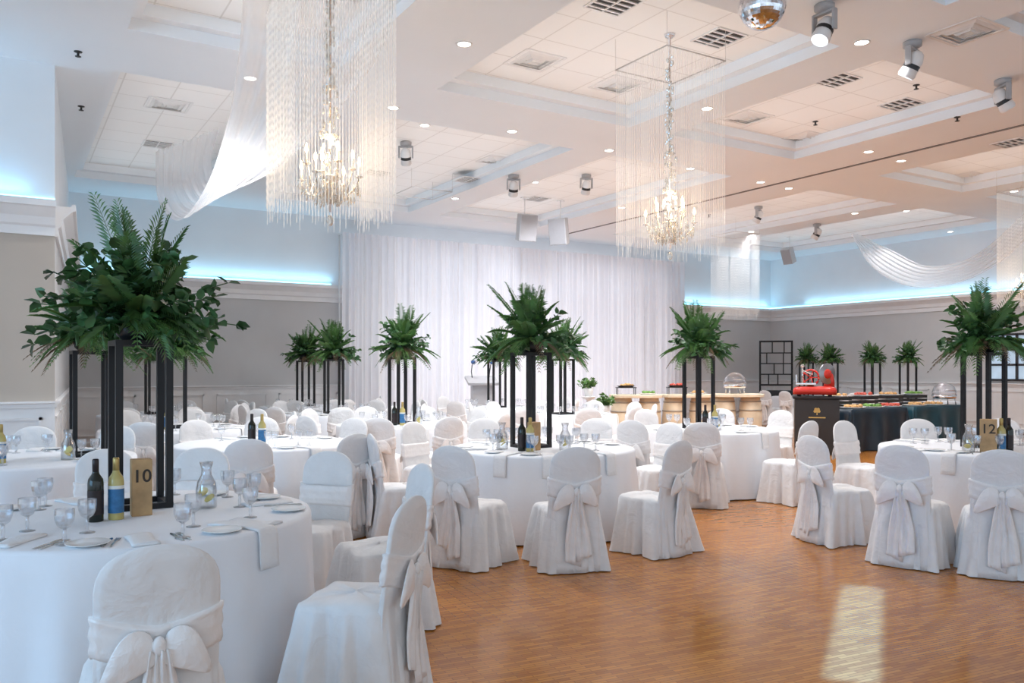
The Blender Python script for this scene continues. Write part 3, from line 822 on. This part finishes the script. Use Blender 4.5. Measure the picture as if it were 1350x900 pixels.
# ------------------------------------------------------------------ ceiling fixtures
def cpt(px,py):
    p=onz(px,py,ZS)
    if in_coffer(p.x,p.y): p=onz(px,py,ZT)
    p.z=ceil_z(p.x,p.y)+.003
    return p
mb=MB(); mb.lathe([(.075,0),(.085,-.002),(.085,-.010),(.07,-.012),(.062,-.004)],20,cap0=False,cap1=False)
dl=empty('downlight',(0,0,0)); mb.build('trim_ring',M['whiteplastic'],dl); mb=MB(); mb.lathe([(.01,-.005),(.064,-.005)],18,cap0=True,cap1=False,smooth=False); mb.build('lens',M['lens'],dl)
DL=[(330,103),(518,142),(612,58),(675,173),(803,198),(910,222),(932,143),(1136,56),(1145,200),(1188,212),(1127,266),(1003,240),(1040,248),(1253,292),(1337,252),(820,258),(1195,278),(880,268),(990,292),(705,240),(600,245),(560,165)]
DL.sort()
for i,(px,py) in enumerate(DL):
    o=dl if i==0 else copy_tree(dl); p=cpt(px,py); o.location=p
    tag(o,'small glowing recessed ceiling downlight, %s from left across the ceiling'%ORD[i],'downlight','ceiling downlights')
    if px in (1337,1253): continue
    l=bpy.data.lights.new('downlight_lamp','SPOT'); l.energy=128; l.color=(.97,.98,1); l.spot_size=2.4; l.spot_blend=.8; l.shadow_soft_size=.05
    q=bpy.data.objects.new('downlight_lamp',l); C.objects.link(q); q.location=(p.x,p.y,p.z-.03)
def make_vent(dark):
    root=empty('ceiling_vent' if dark else 'air_diffuser',(0,0,0))
    mb=MB(); s=.30
    for q in (-1,1):
        mb.bx(-s,s,q*s-.02,q*s+.02,-.015,0); mb.bx(q*s-.02,q*s+.02,-s,s,-.0145,0)
    mb.build('frame',M['whiteplastic'],root)
    mb=MB()
    if dark:
        mb.bx(-s,s,-s,s,-.004,-.001); mb.build('backing',M['darkvent'],root)
        for k in range(4):
            mb=MB(); y=-s+.14+.12*k*1.05
            mb.bx(-s,s,y-.018,y+.018,-.016,-.004); mb.build('louvre',M['whiteplastic'],root)
        mb=MB(); mb.bx(-.012,.012,-s,s,-.018,-.004); mb.build('divider',M['whiteplastic'],root)
    else:
        for k in range(3):
            q=s*(.9-.28*k); z=-.005-.012*k
            for e in (-1,1):
                mb.add([(-q,e*q,z+.01),(q,e*q,z+.01),(q*.8,e*q*.8,z-.02),(-q*.8,e*q*.8,z-.02)],[(0,1,2,3)])
                mb.add([(e*q,-q,z+.01),(e*q,q,z+.01),(e*q*.8,q*.8,z-.02),(e*q*.8,-q*.8,z-.02)],[(0,1,2,3)])
        mb.build('cone_vanes',M['whiteplastic'],root)
    return root
V=[(208,190),(497,228),(618,228),(708,262),(810,4),(948,50),(1103,105),(1188,137),(1335,188)]
vp=make_vent(True)
for i,(px,py) in enumerate(V):
    o=vp if i==0 else copy_tree(vp); o.location=cpt(px,py); o.scale=(.68,.68,1); tag(o,'square ceiling vent with dark slots, %s from left'%ORD[i],'vent','dark ceiling vents')
V=[(222,138),(655,211),(705,80),(815,112),(985,155),(1062,181),(1275,42),(1275,232)]
vp=make_vent(False)
for i,(px,py) in enumerate(V):
    o=vp if i==0 else copy_tree(vp); o.location=cpt(px,py); o.scale=(.85,.85,.7); tag(o,'square white air diffuser in the ceiling tiles, %s from left'%ORD[i],'vent','white air diffusers')
def make_head():
    root=empty('moving_head_light',(0,0,0))
    mb=MB(); mb.lathe([(.08,0),(.10,-.01),(.10,-.06),(.06,-.08)],16); mb.build('base',M['greyplastic'],root)
    mb=MB(); mb.bx(-.13,.13,-.03,.03,-.105,-.075)
    for s_ in (-1,1): mb.bx(s_*.12-.012,s_*.12+.012,-.035,.035,-.29,-.08)
    mb.build('yoke',M['greyplastic'],root,bevel=.008)
    T=Matrix.Translation((0,0,-.26))@Matrix.Rotation(.55,4,'X')
    mb=MB(); mb.lathe([(.03,.15),(.07,.12),(.095,.04),(.085,-.03),(.098,-.12),(.085,-.15)],18,T=T,cap1=False); hd=mb.build('head',M['whiteplastic'],root)
    mb=MB(); mb.lathe([(.01,-.145),(.086,-.142)],18,T=T,cap0=True,cap1=False); mb.build('lens',M['coollens'],hd)
    mb=MB(); mb.lathe([(.0915,.0),(.0885,-.03),(.0925,-.05)],18,T=T,cap0=False,cap1=False); mb.build('band',M['black'],hd)
    return root
hp=make_head()
HD=[(535,187),(677,212),(773,230),(1000,272),(1077,281),(1087,6),(1203,55),(1322,105)]
HD.sort()
AIM={535:(8.3,2.6),677:(9.6,2.4),773:(10.8,2.6),1000:(12.2,2.6),1077:(13.6,2.4)}
for i,(px,py) in enumerate(HD):
    o=hp if i==0 else copy_tree(hp); p=cpt(px,py); o.location=p; o.rotation_euler.z={1087:face_cam(p)+2.5,1203:face_cam(p)+1.2,1322:face_cam(p)-1.0}.get(px,R.random()*6)
    o.scale=(.88,.88,.88)
    tag(o,'white moving head stage light under the ceiling, %s from left'%ORD[i],'stage light','moving head lights')
    if px in AIM:
        ax,az=AIM[px]; o.rotation_euler.z=math.atan2(yc-p.y,ax-p.x)-pi/2
        l=bpy.data.lights.new('stage_lamp','SPOT'); l.energy=150; l.color=(.88,.92,1); l.spot_size=.95; l.spot_blend=.9; l.shadow_soft_size=.08
        q=bpy.data.objects.new('stage_lamp',l); C.objects.link(q); q.location=(p.x,p.y,p.z-.46); q.rotation_euler=(Vector((ax,yc,az))-q.location).to_track_quat('-Z','Y').to_euler()
# disco ball
p=pt(1005,8,7.0); zc=ceil_z(p.x,p.y)
root=empty('mirror_ball',p,0,'silver mirror ball hanging from the ceiling at top edge','mirror ball')
mb=MB(); mb.ball((0,0,0),.195,n=40,k=24,smooth=False); mb.build('ball',M['mirror'],root)
mb=MB(); mb.tube([(0,0,.15),(0,0,max(.19,zc-p.z+.003))],.012,8); mb.build('hanger',M['steel'],root)
# sprinklers
mb=MB(); mb.lathe([(.04,0),(.04,-.008),(.012,-.012),(.012,-.05),(.03,-.052),(.03,-.056)],12)
sp=mb.build('sprinkler',M['darkvent'])
for i,(px,py) in enumerate([(103,68),(107,140),(935,283),(1075,160),(1208,112),(1262,130)]):
    o=sp if i==0 else sp.copy()
    if i: C.objects.link(o)
    o.location=cpt(px,py); tag(o,'tiny dark ceiling sprinkler head, %s from left'%ORD[i],'sprinkler','ceiling sprinklers')
# speakers
def speaker(px,py,d,rz,tilt,label,sc=1):
    p=pt(px,py,d); root=empty('loudspeaker',p,rz,label,'speaker'); root.scale=(sc,sc,sc)
    T=Matrix.Rotation(tilt,4,'X')
    mb=MB(); 
    mb.loft([[T@Vector((x*k,y,z)) for x,z in ((-.21,-.30),(.21,-.30),(.21,.30),(-.21,.30))] for y,k in ((-.18,1),(.18,.75))],0,False,True,True); mb.build('cabinet',M['speakerbox'],root,bevel=.012)
    mb=MB(); mb.bx(-.19,.19,-.195,-.183,-.28,.28,T=T); mb.build('grille',M['grille'],root)
    mb=MB(); zz=(ceil_z(p.x,p.y)-p.z)/sc; mb.tube([(0,.05,.2),(0,.05,zz-.02)],.012,8); mb.bx(-.08,.08,-.02,.12,zz-.02,zz+.004); mb.build('bracket',M['whiteplastic'],root)
q=pt(693,300,16.9)
speaker(693,300,16.9,face_cam(q)+.4,.22,'pale loudspeaker hung above curtain, left of the pair',.9)
speaker(738,305,17.2,face_cam(q)-.4,.22,'pale loudspeaker hung above curtain, right of the pair',.9)
q=pt(1040,337,22); speaker(1040,337,22,face_cam(q)-.6,.4,'grey loudspeaker under the ceiling in the back right corner',.68)

# ------------------------------------------------------------------ buffet and stage things
CT=[]
for i,(px,d) in enumerate(((838,16.9),(906,17.1),(972,17.4))):
    x,y=at(px,d); rz=-YAW+.05
    root=empty('barrel_counter',(x,y,0),rz,'pale wooden buffet counter on barrels, %s from left'%ORD[i],'buffet counter','barrel buffet counters')
    h,r=.92,.24
    for s_ in (-1,1):
        b1=MB(); b1.lathe([(r*.8,0.0),(r*.93,h*.2),(r,h*.5),(r*.93,h*.8),(r*.8,h)],20,(s_*.28,0,0)); bo=b1.build('barrel',M['lightwood'],root)
        for z,k in ((.1,.875),(.3,.975),(.7,.975),(.9,.875)):
            mh=MB(); mh.lathe([(r*k+.004,h*z-.015),(r*k+.008,h*z-.01),(r*k+.008,h*z+.01),(r*k+.004,h*z+.015)],20,(s_*.28,0,0),cap0=False,cap1=False); mh.build('hoop',M['hoop'],bo)
    mb=MB(); rings=[]
    for z,k in ((.92,1),(.985,1)):
        row=[]
        for q in range(24):
            a=2*pi*q/24; c_,s2=math.cos(a),math.sin(a); row.append((.52*math.copysign(abs(c_)**.35,c_),.33*math.copysign(abs(s2)**.5,s2)+.0,z))
        rings.append(row)
    mb.loft(rings,0,False,True,True); mb.build('counter_top',M['lightwood'],root,bevel=.01)
    CT.append((x,y,rz))
def loc_on(i,dx,dy): 
    x,y,rz=CT[i]; return (x+dx*math.cos(rz)-dy*math.sin(rz),y+dx*math.sin(rz)+dy*math.cos(rz),.985)
chafe=root=empty('chafing_dish',loc_on(2,-.05,0),-YAW,'round chrome chafing dish with domed lid on right barrel counter','chafing dish','chrome chafing dishes')
mb=MB(); mb.lathe([(.20,.12),(.23,.14),(.235,.2),(.22,.2)],24); mb.build('pan',M['chrome'],root)
for k in range(4):
    mb=MB(); a=pi/4+k*pi/2; mb.tube([(.2*math.cos(a),.2*math.sin(a),.15),(.22*math.cos(a),.22*math.sin(a),0)],.012,6); mb.build('leg',M['chrome'],root)
mb=MB(); mb.lathe([(.23,.2),(.225,.27),(.19,.36),(.12,.42),(.03,.44)],24); mb.build('domed_lid',M['glass'],root)
mb=MB(); mb.tube([(-.08,-.2,.3),(-.08,-.25,.3),(.08,-.25,.3),(.08,-.2,.3)],.008,6); mb.build('handle',M['chrome'],root)
mb=MB(); mb.tube([(math.cos(pi*k/12)*.235,-.0,.2+.24*math.sin(pi*k/12)) for k in range(13)],.01,6); mb.build('lid_rim',M['chrome'],root)
def platter(p,rx,ry,m,label,nb=18,mplate='china'):
    root=empty('food_platter',p,-YAW,label,'food platter','buffet platters')
    mb=MB(); rings=[[(rx*k*math.cos(2*pi*i/24),ry*k*math.sin(2*pi*i/24),z) for i in range(24)] for k,z in ((.7,0),(.75,.004),(1,.025),(.98,.028),(.72,.01))]
    mb.loft(rings,0,True,True,True); mb.build('dish',M[mplate],root)
    mb=MB()
    for i in range(nb):
        a=R.random()*6.3; r_=math.sqrt(R.random())*.72; s_=R.uniform(.022,.04)
        mb.ball((rx*r_*math.cos(a),ry*r_*math.sin(a),.02+s_*.8),s_,s_*1.1,s_*.8,8,6)
    o=mb.build('food',M[m],root); o['kind']='stuff'
def riser(p,label):
    root=empty('wire_riser',p,-YAW,label,'riser','black wire risers')
    mb=MB(); mb.bx(-.20,.20,-.13,.13,.135,.15); mb.build('shelf',M['black'],root)
    for a in (-1,1):
        for b in (-1,1): mb=MB(); mb.tube([(a*.18,b*.11,.14),(a*.18,b*.11,0)],.008,6); mb.build('leg',M['black'],root)
for ci,dx,m_,pl,nm in ((0,-.2,'food','black','dark platter of pastries on left barrel counter'),(0,.25,'salad','china','white platter of salad leaves on left barrel counter'),(1,-.22,'fruit','black','dark platter of red fruit on middle barrel counter'),(1,.22,'food','china','white platter of pastries on middle barrel counter')):
    p=loc_on(ci,dx,0)
    if pl=='black':
        riser(p,'black wire riser on '+('left' if ci==0 else 'middle')+' barrel counter'); p=(p[0],p[1],p[2]+.15)
    platter(p,.19,.15,m_,nm,20,pl)
def small_plant(px,d,label,z,big):
    x,y=at(px,d); root=empty('potted_plant',(x,y,z),0,label,'plant')
    mb=MB(); mb.lathe([(.07,0),(.10,.16),(.09,.16),(.08,.13)],14); mb.build('pot',M['china'],root)
    mb=MB(); rr=random.Random(px)
    for i in range(26):
        d_=rdir(rr,.1,1.3); leaf_p=Vector((0,0,.15))
        for j in range(4): leaf(mb,leaf_p+d_*big*(.3+.2*j),rdir(rr,-.3,1),.09,.026,0,rdir(rr,.5,1.5))
        mb.tube([leaf_p,leaf_p+d_*big],.004,4)
    mb.build('foliage',M['leaffern'],root)
for px,dd,lab in ((776,16.2,'tall white flower stand left of the barrel counters'),(798,15.4,'low white flower stand before the barrel counters')):
    x,y=at(px,dd); h=.95 if px==776 else .65
    root=empty('plant_stand',(x,y,0),0,lab,'stand')
    mb=MB(); mb.lathe([(.16,0),(.16,.03),(.05,.06),(.04,h-.05),(.12,h-.02),(.12,h)],18); mb.build('pedestal',M['china'],root)
    mb=MB(); mb.lathe([(.14,h),(.14,h+.02)],18); mb.build('plate',M['china'],root)
    small_plant(px,dd,'leafy green plant in white pot on '+('tall' if px==776 else 'low')+' white stand',h+.02,.22)
# lectern with microphones
x,y=at(635,17.6)
root=empty('lectern',(x,y,0),face_cam((x,y))+.2,'white lectern with two microphones in front of bright curtain','lectern')
mb=MB(); mb.bx(-.3,.3,-.2,.2,0,.05); mb.build('base',M['whiteplastic'],root,bevel=.01)
mb=MB(); mb.bx(-.22,.22,-.12,.12,.05,1.22); mb.build('column',M['lect'],root,bevel=.01)
mb=MB(); T=Matrix.Translation((0,0,1.26))@Matrix.Rotation(.3,4,'X'); mb.bx(-.33,.33,-.25,.25,-.03,.03,T=T); mb.build('top',M['lect'],root,bevel=.01)
for s_ in (-1,1):
    mb=MB(); mb.tube([(s_*.18,.1,1.27),(s_*.2,.12,1.45),(s_*.2,.02,1.6),(s_*.2,-.04,1.63)],.010,6); mi=mb.build('microphone_stem',M['black'],root)
    mb=MB(); mb.ball((s_*.2,-.09,1.65),.05,.08,.045,10,6); mb.build('microphone',M['mic'],mi)
# dark clothed buffet tables
BT=[]
for i,(xa,xb) in enumerate(((13.0,14.75),(14.9,16.65))):
    cx=(xa+xb)/2; yy=9.9
    root=empty('buffet_table',(cx,yy,0),0,['buffet table under black cloth, nearer the carving stand','buffet table under dark teal cloth, farther from carving stand'][i],'table','dark buffet tables')
    mb=MB(); draped_box(mb,(xb-xa)/2-.03,.38,.78,n=160,am=.045); mb.build('tablecloth',M['blackcloth' if i==0 else 'tealcloth'],root)
    mb=MB(); mb.bx(-(xb-xa)/2+.06,(xb-xa)/2-.06,-.34,.34,.73,.76); mb.build('tabletop',M['wood'],root)
    BT.append(cx)
for i,(dx,m_) in enumerate(((-.55,'food'),(.0,'salad'),(.55,'fruit'))):
    platter((BT[0]+dx,9.72,.78),.24,.17,m_,'white platter of %s on black buffet table'%['pastries','salad','red fruit'][i],24)
for i,(dx,m_) in enumerate(((-.55,'food'),(.1,'food'))):
    platter((BT[1]+dx,9.72,.78),.24,.17,m_,'white platter of %s on teal buffet table'%['bread rolls','glazed pastries'][i],24)
ch=copy_tree(chafe); ch.location=(BT[1]+.60,9.8,.78); tag(ch,'round chrome chafing dish with domed lid on dark teal cloth','chafing dish')
for i in range(4):
    x=13.35+.80*i; root=empty('food_crate',(x,10.08,.78),0,'black slatted crate at the back of buffet tables, %s from left'%ORD[i],'crate','black buffet crates')
    for z in (.0,.07,.14):
        mb=MB()
        for s_ in (-1,1): mb.bx(-.26,.26,s_*.13-.008,s_*.13+.008,z,z+.05); mb.bx(s_*.26-.008,s_*.26+.008,-.13,.13,z,z+.049)
        mb.build('slat_band',M['black'],root)
    mb=MB(); mb.bx(-.25,.25,-.12,.12,.0,.02); mb.build('bottom',M['black'],root)
    mb=MB(); mb.bx(-.275,.275,-.145,.145,.192,.20); mb.build('tray_lid',M['black'],root)
    platter((x,10.08,.98),.24,.13,('food','fruit','food','salad')[i],'raised white platter of %s on a black crate'%('pastries','strawberries','sliced bread','green salad')[i],24)
# carving stand with slicer
x,y=at(1076,14.8)
root=empty('carving_stand',(x,y,0),face_cam((x,y))+.05,'black carving stand with gold tree emblem beside the buffet','stand')
mb=MB(); mb.bx(-.37,.37,-.28,.28,.06,.98); mb.build('cabinet',M['black'],root,bevel=.01)
mb=MB(); mb.bx(-.40,.40,-.31,.31,.98,1.02); mb.build('top',M['blackmetal'],root,bevel=.006)
mb=MB(); mb.bx(-.32,.32,-.24,.24,0,.06); mb.build('plinth',M['darkvent'],root)
mb=MB()
def disc(cx,cz,r): mb.add([(cx+r*math.cos(2*pi*i/14),-.283,cz+r*math.sin(2*pi*i/14)) for i in range(14)],[tuple(range(14))])
for a,b,r in ((0,.78,.034),(-.032,.765,.026),(.032,.765,.026),(-.02,.80,.026),(.02,.80,.026)): disc(a,b,r)
mb.add([(-.008,-.2835,.70),(.008,-.2835,.70),(.006,-.2835,.76),(-.006,-.2835,.76)],[(0,1,2,3)])
mb.add([(-.14,-.283,.645),(.14,-.283,.645),(.14,-.283,.665),(-.14,-.283,.665)],[(0,1,2,3)])
mb.build('tree_emblem',M['gold'],root)
root=empty('meat_slicer',(x,y,1.02),face_cam((x,y)),'red and chrome meat slicer on the black carving stand','meat slicer'); root.scale=(1.15,1.15,1.15)
mb=MB(); rings=[]
for z,k in ((.03,1.0),(.10,1.0),(.14,.92),(.155,.8)):
    rings.append([(a*k-.02,b*k,z) for a,b in rrect(.32,.18,.09,40)])
mb.loft(rings,0,True,True,True); mb.build('base',M['redpaint'],root)
for a in (-.25,.2):
    for b in (-.11,.11): mb=MB(); mb.lathe([(.03,0),(.03,.035)],10,(a,b,0)); mb.build('foot',M['black'],root)
T=Matrix.Translation((.16,-.06,.35))@Matrix.Rotation(.75,4,'Z')@Matrix.Rotation(pi/2,4,'X')
mb=MB(); mb.lathe([(.02,.012),(.07,.012),(.08,.006),(.155,.004),(.165,.0),(.155,-.006),(.05,-.012)],32,T=T); mb.build('blade',M['blade'],root)
mb=MB(); mb.lathe([(.075,.010),(.065,.026),(.02,.030)],24,T=T,cap0=False); mb.build('blade_hub',M['redpaint'],root)
mb=MB(); mb.tube([(.18,.08,.1),(.20,.05,.24),(.19,.0,.35)],[.09,.07,.05],12); mb.build('blade_bracket',M['redpaint'],root)
mb=MB(); mb.bx(-.30,.0,-.16,.12,.18,.21); mb.bx(-.30,-.28,-.16,.12,.21,.34); mb.build('carriage',M['chrome'],root,bevel=.006)
mb=MB(); mb.tube([(-.2,-.02,.2),(-.2,-.02,.46)],.013,8); mb.ball((-.2,-.02,.47),.03); mb.tube([(-.2,-.02,.4),(-.05,-.04,.34)],.012,8); mb.build('clamp_arm',M['chrome'],root)
T=Matrix.Translation((-.08,.14,.29))@Matrix.Rotation(pi/2,4,'X')
mb=MB()
mb.tube([T@Vector((.12*math.cos(2*pi*k/24),.12*math.sin(2*pi*k/24),0)) for k in range(25)],.016,8)
for k in range(5): mb.tube([T@Vector((0,0,0)),T@Vector((.12*math.cos(2*pi*k/5),.12*math.sin(2*pi*k/5),0))],.010,6)
mb.build('flywheel',M['redpaint'],root)
# lattice screen
x,y=at(1023,23.3)
root=empty('lattice_screen',(x,y,0),face_cam((x,y))+.1,'black geometric lattice screen in the back right corner','screen')
mb=MB(); w=.43
for s_ in (-1,1): mb.bx(s_*w-.025,s_*w+.025,-.02,.02,0,2.3)
for z in (1.05,2.275): mb.bx(-w,w,-.019,.019,z-.025,z+.025)
mb.build('frame',M['blackmetal'],root)
mb=MB()
for z in (1.35,1.65,1.95): mb.bx(-w,w,-.014,.014,z-.016,z+.016)
for xx,z0,z1 in ((-.2,1.05,1.35),(.2,1.35,1.95),(-.1,1.95,2.27),(-.25,1.65,1.95),(.05,1.05,1.35),(.22,1.95,2.27),(-.05,1.35,1.65)): mb.bx(xx-.015,xx+.015,-.013,.013,z0,z1)
mb.build('lattice_bars',M['blackmetal'],root)
mb=MB(); mb.bx(-w,w,-.2,.2,.0,.9); mb.build('cabinet',M['black'],root)

# ------------------------------------------------------------------ lights
def area(name,loc,to,sx,sy_,e,col,spread=None):
    l=bpy.data.lights.new(name,'AREA'); l.shape='RECTANGLE'; l.size=sx; l.size_y=sy_; l.energy=e; l.color=col
    if spread: l.spread=spread
    o=bpy.data.objects.new(name,l); C.objects.link(o); o.location=loc
    o.rotation_euler=(Vector(to)-Vector(loc)).to_track_quat('-Z','Y').to_euler(); return o
area('curtain_backlight',(11.2,YB-.08,2.5),(11.2,YB-3,2.5),8.2,3.4,40,(.90,.93,1))
area('curtain_uplight',(11.0,yc-.45,.06),(11.0,yc-.38,4),8.5,.15,26,(.88,.92,1))
blue=(.32,.72,1)
area('cove_back',((BC[0]+x0c)/2+.1,YB-.10,ZC+.06),((BC[0]+x0c)/2+.1,YB-.10,9),x0c-BC[0]-.3,.08,7.5,blue)
area('cove_back',((XR+x1c)/2,YB-.10,ZC+.06),((XR+x1c)/2,YB-.10,9),XR-x1c-.3,.08,6,blue)
o=area('cove_right',(XR-.10,6.0,ZC+.06),(XR-.10,6.0,9),.08,20,27,blue); 
o.rotation_euler=(pi,0,0)
area('cove_left',(-3.8,PC[1]-.10,ZC+.06),(-3.8,PC[1]-.1,9),8,.08,12,(.24,.62,1))
for a,b in Lb[1:]:  # unseen upward fill lights, added inside the coffers to whiten the tiles
    for c_,d_ in Db[2:]:
        l=area('coffer_fill',((a+b)/2,(c_+d_)/2,ZS-.05),((a+b)/2,(c_+d_)/2,9),b-a-.5,d_-c_-.5,.34*(b-a)*(d_-c_),(.98,.98,1))
area('left_window',(XL+.2,2.0,2.4),(0,3.5,1.6),7,3.4,210,(.26,.61,1))
p=W(2.05,4.9); s=W(.40,1.3)
area('daylight_slot',(s[0],s[1],2.9),(p[0],p[1],0),.26,1.15,11,(.05,.19,1),math.radians(1.2))
w=bpy.data.worlds.new('world'); S.world=w; w.use_nodes=True
bg=w.node_tree.nodes['Background']; bg.inputs['Color'].default_value=(.75,.88,1,1); bg.inputs['Strength'].default_value=.76

# ------------------------------------------------------------------ camera
cam=bpy.data.cameras.new('camera'); cam.sensor_width=36; cam.lens=36*F/1350; cam.shift_y=(H-450)/1350; cam.clip_end=200
co=bpy.data.objects.new('camera',cam); C.objects.link(co); co.location=(0,0,CAMZ); co.rotation_euler=(pi/2,0,-YAW); S.camera=co
S.view_settings.view_transform='Standard'
S.view_settings.exposure=.68

# ------------------------------------------------------------------ visibility, labels
bpy.context.view_layer.update()
dg=bpy.context.evaluated_depsgraph_get()
cp=Vector((0,0,CAMZ)); RV=random.Random(3)
def tree(o):
    out=[o]
    for c in o.children: out+=tree(c)
    return out
def visible(o,ns=14):
    tr=tree(o); nm={t.name for t in tr}
    for t in tr:
        if t.type!='MESH': continue
        vs=t.data.vertices
        for _ in range(ns):
            p=t.matrix_world@vs[RV.randrange(len(vs))].co
            px,py,d=proj(p)
            if not(2<px<1348 and 2<py<898): continue
            dr=(p-cp); L=dr.length; dr.normalize()
            hit,lo,no,ix,ob,mx=S.ray_cast(dg,cp,dr,distance=L+.01)
            if (not hit) or ob.name in nm or (lo-cp).length>L-.012: return True
    return False
dead=[]
byk={}
for c,k in chairs:
    if visible(c,16): byk.setdefault(k,[]).append(c)
    else: dead.append(c)
DESC['L']='the long right wall table'
for k,l in byk.items():
    l.sort(key=lambda c: proj(c.matrix_world.translation)[0])
    for i,c in enumerate(l):
        tag(c,'white covered chair, %s from left at %s'%(ORD[i],DESC[k]),'chair','covered chairs around the tables')
txt={'goblet':('clear glass goblet','goblet','glass goblets on the tables'),'plate':('white bread plate','plate','bread plates on the tables'),
'napkin':('white napkin over the edge','napkin','napkins on the tables'),'flatnap':('white napkin lying flat','napkin','napkins on the tables'),
'knife':('steel table knife','knife','knives on the tables'),'fork':('steel table fork','fork','forks on the tables')}
for (kd,k),l in series.items():
    vis=[]
    for o in l: (vis if visible(o,24) else dead).append(o)
    vis.sort(key=lambda c: proj(c.matrix_world.translation)[0])
    if kd=='napkin': vis.sort(key=lambda c: proj(c.matrix_world@Vector((.85,0,0)))[0])
    t=txt[kd]
    for i,o in enumerate(vis): tag(o,'%s, %s from left on %s'%(t[0],ORD[i],DESC[k]),t[1],t[2])
for o in dead:
    for t in reversed(tree(o)): bpy.data.objects.remove(t)
print('dead',len(dead),'chairs',sum(len(l) for l in byk.values()))
